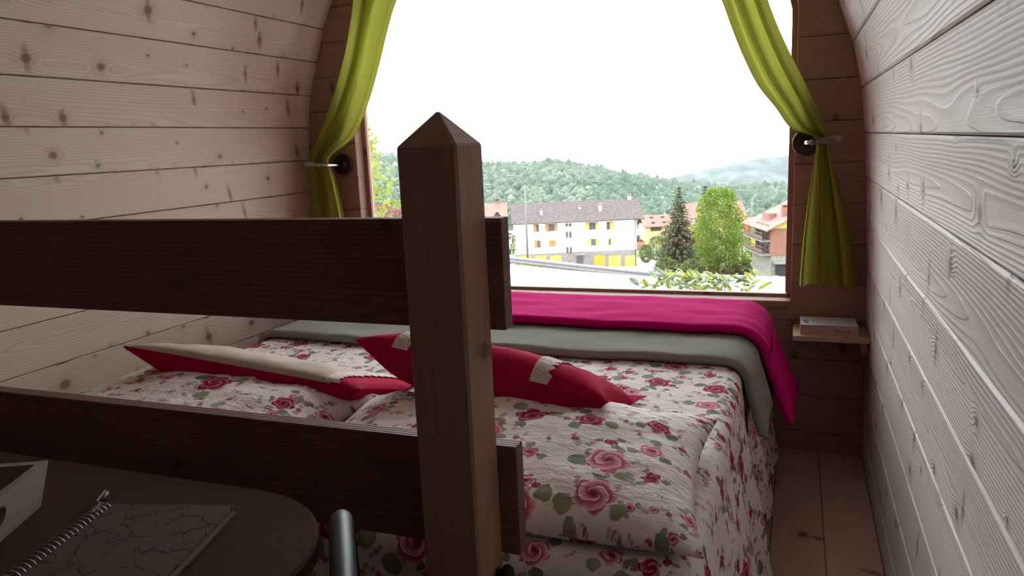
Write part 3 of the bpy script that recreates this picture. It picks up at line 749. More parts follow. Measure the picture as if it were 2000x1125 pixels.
# ---- serving tray with hand hole (its short end faces the notebook)
tang = math.atan2(-0.093,0.043)                  # direction of the near end board
tray = empty('tray', (-1.037,0.71,TZ0), tang, label='pale wooden tray with a slotted hand hole on the table edge', cat='tray')
# local x along the end board toward the camera, local y to the right of it; tray body lies at -y
TL, TD, TH_, tk, fl_ = 0.30, 0.42, 0.072, 0.012, 0.022
def tray_end(y0, name):
    n1 = 40; out = []; hole = []
    cx_, cz_, hl, hr = TL/2, 0.040, 0.052, 0.0155
    hole = [(cx_+ (hl-hr)*(1 if math.cos(g)>0 else -1) + hr*math.cos(g), cz_+hr*math.sin(g)) for g in [2*math.pi*(k_+0.5)/n1 for k_ in range(n1)]]
    def edge(g):                                  # outer rectangle point in the same direction
        dx_,dz_ = math.cos(g), math.sin(g); best=1e9
        for lim,d_,c_ in ((TL,dx_,cx_),(0,dx_,cx_),(TH_,dz_,cz_),(0,dz_,cz_)):
            if abs(d_)>1e-6:
                q=(lim-c_)/d_
                if q>0: best=min(best,q)
        return (cx_+dx_*best, cz_+dz_*best)
    angs = [math.atan2(h[1]-cz_,h[0]-cx_) for h in hole]
    outer = [edge(g) for g in angs]
    for corner in ((0,0),(TL,0),(TL,TH_),(0,TH_)):   # snap nearest to corners
        k_ = min(range(n1), key=lambda i:(outer[i][0]-corner[0])**2+(outer[i][1]-corner[1])**2); outer[k_] = corner
    pt = lambda p,y: (p[0], y + fl_*p[1]/TH_, p[1]+0.0005)
    vs = [pt(p,y0) for p in outer]+[pt(p,y0) for p in hole]+[pt(p,y0-tk) for p in outer]+[pt(p,y0-tk) for p in hole]
    fs = []
    for i in range(n1):
        j=(i+1)%n1
        fs += [(i,j,n1+j,n1+i),(2*n1+j,2*n1+i,3*n1+i,3*n1+j),(i,2*n1+i,2*n1+j,j),(n1+i,n1+j,3*n1+j,3*n1+i)]
    o = MB().add(vs,fs).build(name, TRAYW, tray); wood_uv(o,(1,0,0),(0,0,1),(0,0,0.03)); return o
tray_end(0.0,'end_board'); tray_end(-TD+tk,'end_board')
for x0_,x1_ in ((-0.0,tk),(TL-tk,TL)):
    o = MB().prism([(-TD+tk+0.0005,0.0005),(-tk-0.0005,0.0005),(-tk-0.0005+fl_,TH_),(-TD+tk+fl_+0.0005,TH_)],x0_,x1_,lambda u,v,d:(d,u,v)).build('side_board', TRAYW, tray); wood_uv(o,(0,1,0),(0,0,1),(0,0,0.03))
o = MB().box(tk+0.0005,TL-tk-0.0005,-TD+tk+0.001,-tk-0.001,0.0005,0.007).build('tray_bottom', TRAYW, tray); wood_uv(o,(0,1,0),(1,0,0))

# ---- spiral notebook
nang = math.atan2(0.051,0.194)
nb = empty('notebook', (-0.922,0.722,TZ0), nang, label='brown spiral notebook with a line-drawn flower cover on the table', cat='notebook')
NW,NL = 0.200,0.245
def nb_cover():
    t = NT('notebook_cover'); co = t.n('ShaderNodeTexCoord').outputs['Object']
    nd = t.n('ShaderNodeTexNoise'); t.L(co, nd.inputs['Vector']); nd.inputs['Scale'].default_value = 22; nd.inputs['Detail'].default_value = 1.5
    wv = t.vmath('SCALE', t.vmath('SUBTRACT', nd.outputs['Color'], (0.5,0.5,0.5))); wv.node.inputs['Scale'].default_value = 0.05
    q = t.vmath('ADD', co, wv)
    v1 = t.n('ShaderNodeTexVoronoi', voronoi_dimensions='2D', feature='DISTANCE_TO_EDGE'); t.L(q, v1.inputs['Vector']); v1.inputs['Scale'].default_value = 19
    v2 = t.n('ShaderNodeTexVoronoi', voronoi_dimensions='2D', feature='F1'); t.L(q, v2.inputs['Vector']); v2.inputs['Scale'].default_value = 24
    l1 = t.math('LESS_THAN', v1.outputs['Distance'], 0.028)
    l2 = t.math('LESS_THAN', t.math('ABSOLUTE', t.math('SUBTRACT', v2.outputs['Distance'], 0.30)), 0.022)
    brk = t.math('GREATER_THAN', t.noise(co, 30.0, 1.0), 0.47)
    ink = t.math('MULTIPLY', t.math('MULTIPLY', t.math('MAXIMUM', l1, l2), brk), 0.75)
    base = t.mix(t.noise(co, 60.0, 3.0), (0.098,0.064,0.049), (0.125,0.083,0.064))
    return t.done(t.princ(t.mix(ink, base, (0.03,0.018,0.014)), 0.85, spec=0.1))
NBC = nb_cover(); NBP = plain('notebook_pages', (0.25,0.20,0.165), 0.9)
MB().box(0,NW,-NL,0,0.013,0.0148).build('cover', NBC, nb)
MB().box(0.001,NW-0.002,-NL+0.002,-0.002,0.002,0.0128).build('pages', NBP, nb)
MB().box(0,NW,-NL,0,0.0004,0.0019).build('back_cover', NBC, nb)
ringm = None
for k_ in range(27):
    yy = -0.008-k_*0.0087
    if ringm is None:
        path = [(0.004+0.0125*math.cos(g), 0.0016*math.sin(g*0.5), 0.0105+0.0098*math.sin(g)) for g in np.linspace(-0.5,2*math.pi-0.9,18)]
        ro_ = MB().tube(path, 0.0009, 6).build('spiral_ring', WIRE, nb, smooth=True); ringm = ro_.data
    else:
        ro_ = link(bpy.data.objects.new('spiral_ring', ringm), nb)
    ro_.location = (0,yy,0)
# ---- pen tucked along the spiral
pd = Vector((-0.971,0.776,0))-Vector((-0.925,0.700,0)); 
pen = empty('pen', (-0.940,0.722,TZ0), math.atan2(pd.y,pd.x), label='black pen tucked beside the notebook spiral', cat='pen')
prf = [(-0.088,0.001),(-0.082,0.003),(-0.072,0.0048),(0.012,0.005)]
MB().tube([(x,0,0.0056) for x,_ in prf],[r for _,r in prf],14).build('barrel', BLACKP, pen, smooth=True)
MB().tube([(0.0125,0,0.0056),(0.045,0,0.0056),(0.050,0,0.0056)],[0.0055,0.0053,0.0035],14).build('cap', BLACKP, pen, smooth=True)
MB().box(0.008,0.046,-0.0016,0.0016,0.0112,0.0126).build('clip', CHROME, pen)

# ---- black tubular chair at the end of the table; only its back loop rises into view
hd = Vector((-0.575,0.833)).normalized()          # its back runs in this direction
chair = empty('chair', (-0.45,0.62,0), math.atan2(hd.y,hd.x), label='black tubular metal chair pushed in between the table and the post', cat='chair')
ht = cz(-0.495)
def arc_path(pts, r, n=8):
    P_ = [Vector(p) for p in pts]; out=[P_[0]]
    for i in range(1,len(P_)-1):
        a=(P_[i-1]-P_[i]).normalized(); b=(P_[i+1]-P_[i]).normalized()
        for k_ in range(n+1):
            t=k_/n; out.append((P_[i]+a*r)*(1-t)**2+P_[i]*2*t*(1-t)+(P_[i]+b*r)*t*t)
    out.append(P_[-1]); return out
# local x along the back, local y toward the table
MB().tube(arc_path([(0.255,-0.02,0.0),(0.255,0.0,ht),(-0.16,0.0,ht),(-0.16,-0.02,0.0)],0.075),0.0165,16).build('back_loop', BLACKM, chair, smooth=True)
MB().tube(arc_path([(0.225,0.37,0.0),(0.225,0.36,0.43),(0.225,0.02,0.42)],0.05),0.0125,12).build('leg', BLACKM, chair, smooth=True)
MB().tube(arc_path([(-0.13,0.37,0.0),(-0.13,0.36,0.43),(-0.13,0.02,0.42)],0.05),0.0125,12).build('leg', BLACKM, chair, smooth=True)
MB().box(-0.14,0.235,0.02,0.385,0.435,0.465).build('seat', BLACKP, chair, bevel=0.012, smooth=True)
MB().box(-0.145,0.24,-0.012,0.012,0.58,0.67).build('backrest', BLACKP, chair, bevel=0.008, smooth=True)

# ================================================================== OUTSIDE
RH = Vector((math.cos(YAW),-math.sin(YAW),0)); FH = Vector((math.sin(YAW),math.cos(YAW),0)); TH = -YAW
def W3(a,b,c): return RH*a + FH*b + Vector((0,0,c+CAMZ))
def at(px,py,b):
    d = fw + rt*((px-1000)/FPX) - up*((py-562.5)/FPX); d = d*(b/d.dot(FH))
    return (d.dot(RH), b, d.z)
def out_empty(name, a,b,c, label=None, cat=None, group=None, kind=None):
    return empty(name, tuple(W3(a,b,c)), TH, label, cat, group, kind)

ASPH = plain('pale_concrete_road', (0.62,0.61,0.60), 0.9, var=0.06, scale=0.6)
YARD = plain('pale_yard', (0.66,0.65,0.63), 0.9, var=0.05, scale=0.4)
GRASS= plain('rough_grass', (0.112,0.140,0.049), 0.95, var=0.35, scale=0.5)
SOIL = plain('hill_soil', (0.12,0.16,0.08), 0.95, var=0.3, scale=0.05)
STUCCO=plain('white_stucco', (0.80,0.79,0.74), 0.85, var=0.03)
PLINTH=plain('grey_plinth', (0.189,0.178,0.175), 0.9, var=0.12, scale=1.5)
TILE = plain('grey_brown_roof_tiles', (0.100,0.080,0.080), 0.85, var=0.22, scale=2.5)
TILER= plain('red_roof_tiles', (0.255,0.131,0.112), 0.85, var=0.15, scale=2.0)
ORANGE=plain('orange_paint', (0.375,0.150,0.041), 0.6); YELLOW=plain('yellow_paint', (0.420,0.300,0.075), 0.6); LIMEP=plain('lime_paint',(0.360,0.390,0.090),0.6)
ORANGED=plain('amber_door_paint', (0.510,0.255,0.025), 0.6)
DARKW= plain('dark_window', (0.05,0.05,0.06), 0.2, spec=0.6); FRAMEW=plain('brown_frame',(0.12,0.075,0.05),0.6)
BRICK= plain('brick_red_render', (0.262,0.120,0.094), 0.9, var=0.1, scale=3); REDR = plain('dusky_red_render',(0.255,0.098,0.083),0.9,var=0.1)
CREAM= plain('cream_render', (0.55,0.42,0.22), 0.9, var=0.05); OCHRE=plain('yellow_render',(0.60,0.47,0.14),0.9,var=0.06)
STONE= plain('stone_base', (0.231,0.217,0.196), 0.95, var=0.2, scale=3)
STEEL= plain('galvanised_steel', (0.170,0.175,0.180), 0.5, 0.0, var=0.06); DKMET=plain('dark_gutter',(0.050,0.045,0.045),0.6)
BARK = plain('bark', (0.12,0.085,0.06), 0.95, var=0.3, scale=12); BIRCHB=plain('birch_bark',(0.30,0.29,0.25),0.9,var=0.25,scale=9)
CARW = plain('white_car_paint',(0.75,0.75,0.75),0.3,spec=0.6); TYRE=plain('tyre',(0.03,0.03,0.03),0.9)
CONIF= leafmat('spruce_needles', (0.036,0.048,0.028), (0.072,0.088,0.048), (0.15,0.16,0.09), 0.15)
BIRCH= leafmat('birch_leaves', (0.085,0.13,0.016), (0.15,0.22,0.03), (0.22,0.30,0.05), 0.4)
YELG = leafmat('spring_leaves', (0.102,0.132,0.018), (0.180,0.216,0.036), (0.270,0.300,0.072), 0.45)
GREEN= leafmat('garden_leaves', (0.038,0.064,0.022), (0.083,0.120,0.038), (0.150,0.195,0.068), 0.3)
REDL = leafmat('plum_leaves', (0.070,0.021,0.025), (0.140,0.049,0.049), (0.231,0.105,0.091), 0.3)
WOODL= leafmat('forest_canopy', (0.020,0.046,0.030), (0.048,0.086,0.050), (0.15,0.155,0.12), 0.0)

# ---- ground: sloping road up to its kerb, yard by the white house, field to the hills
kp=[at(300,478,46),at(620,492,40),at(940,519,32.5),at(1120,537,28.6),at(1290,552,25.4),at(1400,553,24.3),at(1580,553,23.4),at(2000,548,22)]
road = MB(); near = [(-14+28*i/(len(kp)-1),3.3,-1.35) for i in range(len(kp))]
for i in range(len(kp)-1):
    for t0,t1 in ((0,0.15),(0.15,0.4),(0.4,0.7),(0.7,1.0)):
        def pt(i_,t_):
            n_=Vector(near[i_]); f_=Vector(kp[i_]); q_=n_.lerp(f_,t_); q_.z -= 0.5*math.sin(t_*math.pi)*0.5; return W3(*q_)
        road.quad(pt(i,t0),pt(i+1,t0),pt(i+1,t1),pt(i,t1))
tag(road.build('road_ground', ASPH, fix=False), kind='structure')
g2 = MB(); prof2 = [(23.5,-6.3),(36,-8.2),(60,-12.4),(100,-18.6),(118,-24.0),(165,-24.2),(215,-31)]
for (b0,c0),(b1,c1) in zip(prof2[:-1],prof2[1:]):
    for k_ in range(-12,18): g2.quad(W3(k_*10,b0,c0),W3(k_*10+10,b0,c0),W3(k_*10+10,b1,c1),W3(k_*10,b1,c1))
tag(g2.build('valley_ground', GRASS, fix=False), kind='structure')
yd = MB().add([W3(-30,104,-19.6),W3(20,104,-19.6),W3(30,119,-23.85),W3(31,150,-23.95),W3(-30,150,-23.95),W3(-30,119,-23.85)],[(0,1,2,5),(5,2,3,4)])
tag(yd.build('yard_ground', YARD, fix=False), kind='structure')

# ---- wooded hills
ridge_x = [-400,-150,-54,-9,3,24,38,50,62,74,98,132,200,500]; ridge_c = [0,-3,-5.2,-11.4,-12.6,-12.2,-14.6,-17.6,-20.4,-23.2,-26.0,-26.5,-25,-14]
def hill_c(a,b):
    t = min(1,max(0,(b-195)/155)); s = t*t*(3-2*t)
    top = float(np.interp(a*350/max(b,350) if b>350 else a, ridge_x, ridge_c))
    c = -32 + (top+32)*s
    if b > 350: c = top - (b-350)*0.10
    return c + 1.0*nz(a*0.03,b*0.03,3)
P=[];
for i in range(60):
    a = -260+i*(560/59); P.append([tuple(W3(a*(0.6+0.4*b/350),b,hill_c(a*(0.6+0.4*b/350),b)-1.5)) for b in np.linspace(190,376,26)])
hill = grid_mesh('hillside', P, SOIL); tag(hill, kind='structure')
bmi = bmesh.new(); bmesh.ops.create_icosphere(bmi, subdivisions=1, radius=1.0)
bmi.verts.ensure_lookup_table(); ICO_V = np.array([v.co[:] for v in bmi.verts]); ICO_F = np.array([[v.index for v in f.verts] for f in bmi.faces]); bmi.free()
VV=[];FF=[];SD=[]; k_=0; NB=8500
for i in range(NB):
    b = 222+133*rng.random()**0.8; sp = 0.5*b
    a = -0.24*b + rng.random()*0.66*b
    c = hill_c(a,b); r = 1.1+1.5*rng.random(); 
    ph = rng.random(3)*10
    d = 1+0.22*np.sin(ICO_V[:,0]*3.1+ph[0])*np.cos(ICO_V[:,1]*3.7+ph[1])+0.15*np.sin(ICO_V[:,2]*6+ph[2])+0.10*rng.standard_normal(len(ICO_V))
    Q = ICO_V*d[:,None]*np.array([r,r,r*(0.9+0.5*rng.random())])
    p = W3(a,b,c+r*0.35); VV.append(Q+np.array(p)); FF.append(ICO_F+k_); k_+=len(Q)
    s = np.clip(0.42+0.35*nz(a*0.03,b*0.03,7)+0.11*rng.standard_normal(),0,0.78); s = 1.0 if rng.random()<0.02 else s
    SD.append(np.clip(s+0.07*rng.standard_normal(len(Q)),0,1))
forest = npmesh('forest', np.concatenate(VV), np.concatenate(FF), WOODL, seed=np.concatenate(SD))
tag(forest, 'mixed spring woodland covering the near hill', 'forest', kind='stuff')
P=[]
for i in range(110):
    a = -160+i*5.0; row=[]
    for b in np.linspace(385,470,14):
        t=(b-385)/85; top = float(np.interp(a,[-160,60,96,118,144,163,177,230,390],[-40,-34,-26.6,-22.8,-17.8,-15.5,-14.4,-10,-4]))
        row.append(tuple(W3(a,b,-60+(top+60)*t**0.7+1.0*nz(a*0.06,b*0.04,1)+0.9*nz(a*0.25,b*0.2,4)+0.5*nz(a*0.6,b*0.5,6))))
    P.append(row)
FARW = plain('distant_woods', (0.06,0.085,0.085), 0.95, var=0.4, scale=0.12)
tag(grid_mesh('far_hill', P, FARW), kind='structure')

# ---- generic foliage
def leaf_cards(pts, size, asp=0.55, up=0.0, jit=0.35):
    pts = np.asarray(pts,float); n=len(pts)
    d = rng.standard_normal((n,3)); d[:,2] += up; d/= np.linalg.norm(d,axis=1)[:,None]
    e = np.cross(d, rng.standard_normal((n,3))); e/=np.linalg.norm(e,axis=1)[:,None]
    s = size*(1+jit*rng.standard_normal(n))[:,None]
    V = np.stack([pts-d*s*0.5, pts+e*s*asp*0.5, pts+d*s*0.5, pts-e*s*asp*0.5],1).reshape(-1,3)
    return V, np.arange(4*n).reshape(n,4)
def foliage(name, pts, size, mat, parent, seed=None, **kw):
    V,F = leaf_cards(pts,size,**kw); n=len(pts)
    s = np.clip(0.5+0.22*rng.standard_normal(n) if seed is None else seed+0.12*rng.standard_normal(n),0,1)
    o = npmesh(name, V, F, mat, parent, seed=np.repeat(s,4)); o['kind']='stuff'; return o
def blob_tree(name, a,b,c, h, rx, mat, label, cat, n=2500, size=0.3, trunk=0.25, bark=BARK, power=0.5, stems=1, group=None):
    root = out_empty(name,a,b,c,label,cat,group)
    t = rng.random(n); z = h*(trunk*0.4+(1-trunk*0.4)*t)
    prof = np.sin(np.clip(t,0.0,1)*math.pi*0.96+0.06)**power
    g = rng.random(n)*2*math.pi; rad = rx*prof*(0.35+0.65*rng.random(n)**0.45)*(1+0.16*np.sin(g*3+z*2.1)+0.1*np.sin(g*5-z*3.3))
    pts = np.stack([rad*np.cos(g),rad*np.sin(g),z],1)
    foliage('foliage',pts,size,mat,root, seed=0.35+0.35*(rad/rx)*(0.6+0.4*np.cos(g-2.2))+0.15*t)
    for k_ in range(stems):
        ox = 0 if stems==1 else (k_-(stems-1)/2)*rx*0.32
        MB().tube([(ox*0.3,0,-0.3),(ox*0.6,0,h*0.4),(ox,0.05,h*0.9)],[0.03*h*0.5+0.02,0.02*h*0.45+0.01,0.01],7).build('trunk',bark,root,smooth=True)
    return root
def conifer(a,b,c,h,R,label,n=26):
    root = out_empty('conifer_tree',a,b,c,label,'tree')
    MB().tube([(0,0,-0.4),(0,0,h*0.5),(0,0,h)],[0.22,0.13,0.02],8).build('trunk',BARK,root,smooth=True)
    pts=[];sd=[]
    for i in range(n):
        t=i/(n-1); z=h*(0.06+0.92*t); L=R*(1-t)**0.8+0.12; nb_=max(5,int(13*(1-t)+4))
        for k_ in range(nb_):
            g=2*math.pi*(k_+rng.random())/nb_; l=L*(0.75+0.45*rng.random())
            for q in np.linspace(0.12,1,max(4,int(l*11))):
                dz=-0.32*l*q*q+0.10*l*q
                for _ in range(2):
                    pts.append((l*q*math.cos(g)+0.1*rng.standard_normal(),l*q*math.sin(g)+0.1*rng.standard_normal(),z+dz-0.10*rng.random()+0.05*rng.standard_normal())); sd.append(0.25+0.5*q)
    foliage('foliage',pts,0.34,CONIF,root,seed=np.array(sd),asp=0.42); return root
def tree_at(fn, px, pyb, b, *args, **kw):
    a,b,c = at(px,pyb,b); return fn(a,b,c,*args,**kw)

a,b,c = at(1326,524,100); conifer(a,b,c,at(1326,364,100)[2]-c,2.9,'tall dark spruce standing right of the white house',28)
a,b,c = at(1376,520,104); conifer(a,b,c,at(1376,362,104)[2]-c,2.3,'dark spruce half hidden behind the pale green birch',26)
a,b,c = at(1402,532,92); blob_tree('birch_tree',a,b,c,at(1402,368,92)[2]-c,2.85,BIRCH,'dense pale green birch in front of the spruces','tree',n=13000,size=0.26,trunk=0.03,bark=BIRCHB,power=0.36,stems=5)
a,b,c = at(700,440,13.5); blob_tree('young_tree',a,b,c-0.5,at(735,232,13.5)[2]-c+0.55,0.62,YELG,'young yellow-green tree outside the left edge of the window','tree',n=1500,size=0.085,trunk=0.3,power=0.6)
a,b,c = at(742,440,17); blob_tree('plum_shrub',a,b,c-0.6,1.05,0.75,REDL,'dark reddish shrub below the young yellow-green tree','shrub',n=900,size=0.09,power=0.5)
a,b,c = at(775,440,20); blob_tree('garden_shrub',a,b,c-0.7,1.35,0.7,YELG,'yellow-green shrub just left of the pointed post','shrub',n=900,size=0.1,power=0.5)
a,b,c = at(974,492,75); blob_tree('plum_tree',a,b,c,at(974,415,75)[2]-c,0.75,REDL,'small red-leaved tree beside the dusky red house','tree',n=1300,size=0.16,power=0.7)
for (px,py,bb,hp,rx,lab,mt,n) in [(1262,512,125,478,1.3,'rounded dark green shrub at the right corner of the white house',GREEN,1100),
        (1283,508,128,462,2.0,'bushy green shrub between the white house and the tall spruce',GREEN,1500),
        (1300,480,150,452,1.6,'dusty green shrub in front of the cream house with red roof',GREEN,900),
        (1449,520,100,438,1.8,'light green garden tree between the birch and the brick house',BIRCH,2200),
        (1452,534,90,512,1.0,'low green bush by the foot of the brick house',GREEN,900),
        (1300,534,84,505,1.4,'low dark bush under the tall spruce',GREEN,1000),
        (1352,536,82,508,1.4,'low dark bush between spruce and birch trunk',GREEN,1000),
        (1425,534,84,512,1.2,'low bush at the right of the birch trunk',GREEN,900),
        (995,500,128,455,1.3,'green shrub squeezed between the red house and the white house',GREEN,900)]:
    a,b,c = at(px,py,bb); blob_tree('garden_shrub',a,b,c-0.2,at(px,hp,bb)[2]-c+0.2,rx,mt,lab,'shrub',n=n,size=0.3,trunk=0.1,power=0.5)

# ---- white house
b0 = 140.0; HA,_,HC = at(1003,437,b0); EC = at(1120,433,b0)[2]; GC = -23.95
wh = out_empty('apartment_house',HA,b0,GC,'long white house with brown-grey tiled roof and orange and yellow shutters','house')
EH = EC-GC; HWD = at(1243,429,b0)[0]-HA; RHT = at(1120,392,b0+6)[2]-GC
def hx(px): return at(px,470,b0)[0]-HA
def hz(px,py): return at(px,py,b0)[2]-GC
PL = hz(1130,492)
MB().box(0,HWD,0,11,PL,EH+0.2).build('wall',STUCCO,wh); MB().box(0.06,HWD-0.06,0.05,10.9,0,PL-0.005).build('plinth',PLINTH,wh)
ov=0.9; rise=(RHT-EH)/6.4
def roof(parent, x0,x1,yf,yr,yb,ze,zr,mat,th=0.18,name='roof'):
    pr=[(yf,ze),(yr,zr),(yb,ze),(yb,ze-th),(yr,zr-th),(yf,ze-th)]
    m=MB(); n=6; vs=[(x0,p[0],p[1]) for p in pr]+[(x1,p[0],p[1]) for p in pr]
    return m.add(vs,[(0,1,4,5),(1,2,3,4),(6,11,10,7),(7,10,9,8),(0,6,7,1),(1,7,8,2),(2,8,9,3),(3,9,10,4),(4,10,11,5),(5,11,6,0)]).build(name,mat,parent)
RX1 = at(1257,400,b0)[0]-HA
roof(wh,-0.4,RX1,-ov,5.5,11.9,EH+0.15,RHT,TILE)
for xx in (0.02,HWD-0.02): MB().prism([(0.05,EH+0.2),(10.95,EH+0.2),(5.5,RHT-0.45)],xx-0.02,xx+0.02,lambda u,v,d:(d,u,v)).build('gable',STUCCO,wh)
MB().tube([(-0.4,-ov-0.05,EH+0.06),(RX1,-ov-0.05,EH+0.06)],0.09,8).build('gutter',DKMET,wh,smooth=True)
def hwin(x0p,x1p,y0p,y1p,sh=None,left=0,right=0,bars=True,par=wh):
    xa,xb,za,zb=hx(x0p),hx(x1p),hz((x0p+x1p)/2,y1p),hz((x0p+x1p)/2,y0p)
    wn=MB().box(xa-0.06,xb+0.06,-0.05,0.02,za-0.06,zb+0.06).build('window',FRAMEW,par)
    MB().box(xa,(xa+xb)/2-0.03,-0.07,-0.05,za,zb).build('pane',DARKW,wn); MB().box((xa+xb)/2+0.03,xb,-0.07,-0.05,za,zb).build('pane',DARKW,wn)
    if left: MB().box(hx(left),xa-0.07,-0.10,-0.02,za-0.08,zb+0.08).build('shutter',sh,wn)
    if right: MB().box(xb+0.07,hx(right),-0.10,-0.02,za-0.08,zb+0.08).build('shutter',sh,wn)
hwin(1049,1053,439,452,ORANGE,left=1043); hwin(1073,1083,438,451,ORANGE,left=1066,right=1089)
hwin(1152,1163,435,448,YELLOW,left=1144,right=1169); hwin(1186,1191,434,448,YELLOW,right=1199)
hwin(1050,1055,470,483,ORANGE,left=1044); hwin(1155,1163,467,479,LIMEP,left=1147,right=1170); hwin(1189,1192,467,478,LIMEP,right=1197)
for (ya,yb_) in ((437,442),(453,464),(483,494)): hwin(1106,1109.5,ya,yb_); hwin(1112.5,1116,ya,yb_)
cw = MB().box(hx(1073)-0.05,hx(1085)+0.05,-0.05,0.02,hz(1079,481),hz(1079,469)).build('window',FRAMEW,wh)
MB().box(hx(1073),hx(1079)-0.03,-0.11,-0.05,hz(1079,481),hz(1079,469)).build('shutter',ORANGE,cw); MB().box(hx(1079)+0.03,hx(1085),-0.11,-0.05,hz(1079,481),hz(1079,469)).build('shutter',ORANGE,cw)
for (xa,xb,mt) in ((1159,1181,ORANGED),(1188,1212,YELLOW),(1220,1242,YELLOW),(1073,1096,YELLOW),(1045,1066,YELLOW),(1014,1036,ORANGED)):
    gd=MB().box(hx(xa),hx(xb),-0.02,0.05,0.02,hz((xa+xb)/2,499)).build('garage_door',mt,wh)
    for k_ in range(1,4): MB().box(hx(xa)+0.05,hx(xb)-0.05,-0.035,-0.02,k_*0.52-0.03,k_*0.52+0.03).build('door_batten',mt,gd)
MB().box(hx(1126),hx(1138),-0.03,0.05,0.3,hz(1132,499)).build('entry_door',DARKW,wh); MB().box(hx(1121),hx(1145),-1.2,0.05,hz(1132,497),hz(1132,494)).build('entry_canopy',PLINTH,wh)
def chim(par,x,y,z0,z1,w_,mat,cap):
    ch_=MB().box(x-w_/2,x+w_/2,y-w_/2,y+w_/2,z0,z1).build('chimney',mat,par); MB().box(x-w_*0.75,x+w_*0.75,y-w_*0.75,y+w_*0.75,z1+0.16,z1+0.3).build('chimney_cap',cap,ch_)
    MB().box(x-w_*0.35,x+w_*0.35,y-w_*0.35,y+w_*0.35,z1,z1+0.16).build('flue',DKMET,ch_)
def rz_(y): return EH+0.15+(RHT-EH-0.15)*(y+ov)/(5.5+ov)
for (px,yy,hh,w_) in ((1060,1.7,0.7,0.45),(1176,2.1,1.0,0.55),(1239,5.3,0.6,0.6),(1137,3.0,0.3,0.5)): chim(wh,hx(px),yy,rz_(yy)-0.3,rz_(yy)+hh,w_,STUCCO,PLINTH)
an = MB().tube([(hx(1105),5.5,RHT-0.2),(hx(1105),5.5,RHT+1.4)],0.035,6).tube([(hx(1105)-0.5,5.5,RHT+1.2),(hx(1105)+0.5,5.5,RHT+1.2)],0.02,5).build('antenna',STEEL,wh)
for k_,(ya,yb_,mt) in enumerate(((447,459,STUCCO),(473,489,BRICK))):
    zb_=hz(1250,yb_); zt_=hz(1250,ya); x0_=HWD+0.01; x1_=HWD+1.6
    bl=MB().box(x0_,x1_,0.3,6.5,zb_-0.12,zb_).build('balcony',PLINTH,wh)
    MB().box(x1_-0.06,x1_,0.3,6.5,zb_,zt_).build('parapet',mt,bl); MB().box(x0_,x1_-0.07,0.3,0.36,zb_,zt_).build('parapet',mt,bl)
MB().tube([(HWD-0.25,-0.06,0.05),(HWD-0.25,-0.06,EH)],0.06,8).build('downpipe',DKMET,wh,smooth=True)
for k_,yy in enumerate((456,482)): MB().box(-1.1,-0.01,1.0,5,hz(1000,yy)-0.6,hz(1000,yy)).build('balcony',STUCCO,wh)

# ---- dusky red house at the left
a,b,c = at(960,492,112); dh = out_empty('red_house',a-6,112,c,'dusky red house with pinkish roof left of the white house','house')
ez = at(975,432,112)[2]-c; rz1 = at(975,396,116)[2]-c; xr_ = at(985,440,112)[0]-(a-6)
MB().box(0,xr_,0,8,0,ez+0.1).build('wall',REDR,dh); roof(dh,-0.3,xr_+0.55,-0.7,4,8.7,ez,rz1,TILER)
MB().prism([(0.05,ez+0.1),(7.95,ez+0.1),(4,rz1-0.35)],xr_-0.05,xr_-0.01,lambda u,v,d:(d,u,v)).build('gable',REDR,dh)
chim(dh,xr_-0.9,4,rz1-0.3,rz1+0.35,0.5,BRICK,DKMET)
for zz_ in (ez-1.9,ez-4.4): wn=MB().box(xr_-3.1,xr_-2.0,-0.05,0.02,zz_,zz_+1.3).build('window',FRAMEW,dh); MB().box(xr_-3.0,xr_-2.1,-0.07,-0.05,zz_+0.1,zz_+1.2).build('pane',DARKW,wn)
for zz_ in (ez-3.6,ez-6.0):
    bl=MB().box(xr_+0.005,xr_+1.0,0.6,5,zz_,zz_+0.15).build('balcony',STUCCO,dh); MB().box(xr_+0.94,xr_+1.0,0.6,5,zz_+0.155,zz_+0.9).build('parapet',STUCCO,bl)

# ---- cream house with red roof behind
a,b,c = at(1258,478,178); ch = out_empty('cream_house',a,178,c-2.0,'cream house with pink-red roof and skylights, beside the tall spruce','house')
ez=at(1290,441,178)[2]-c+2.0; rz1=at(1290,419,182)[2]-c+2.0
MB().box(0.4,12,0,8,0,ez+0.1).build('wall',CREAM,ch); roof(ch,-0.3,12.5,-0.7,4,8.7,ez,rz1,TILER)
for xx in (1.9,4.6):
    for tt in (0.3,0.75):
        yy=-0.7+4.7*tt; zz_=ez+(rz1-ez)*tt; MB().box(xx,xx+0.8,yy-0.25,yy+0.25,zz_-0.05,zz_+0.25).build('skylight',DARKW,ch)
wn=MB().box(1.6,4.2,-0.05,0.02,ez-1.2,ez-0.3).build('window',FRAMEW,ch); MB().box(1.7,4.1,-0.08,-0.05,ez-1.1,ez-0.4).build('pane',DARKW,wn)
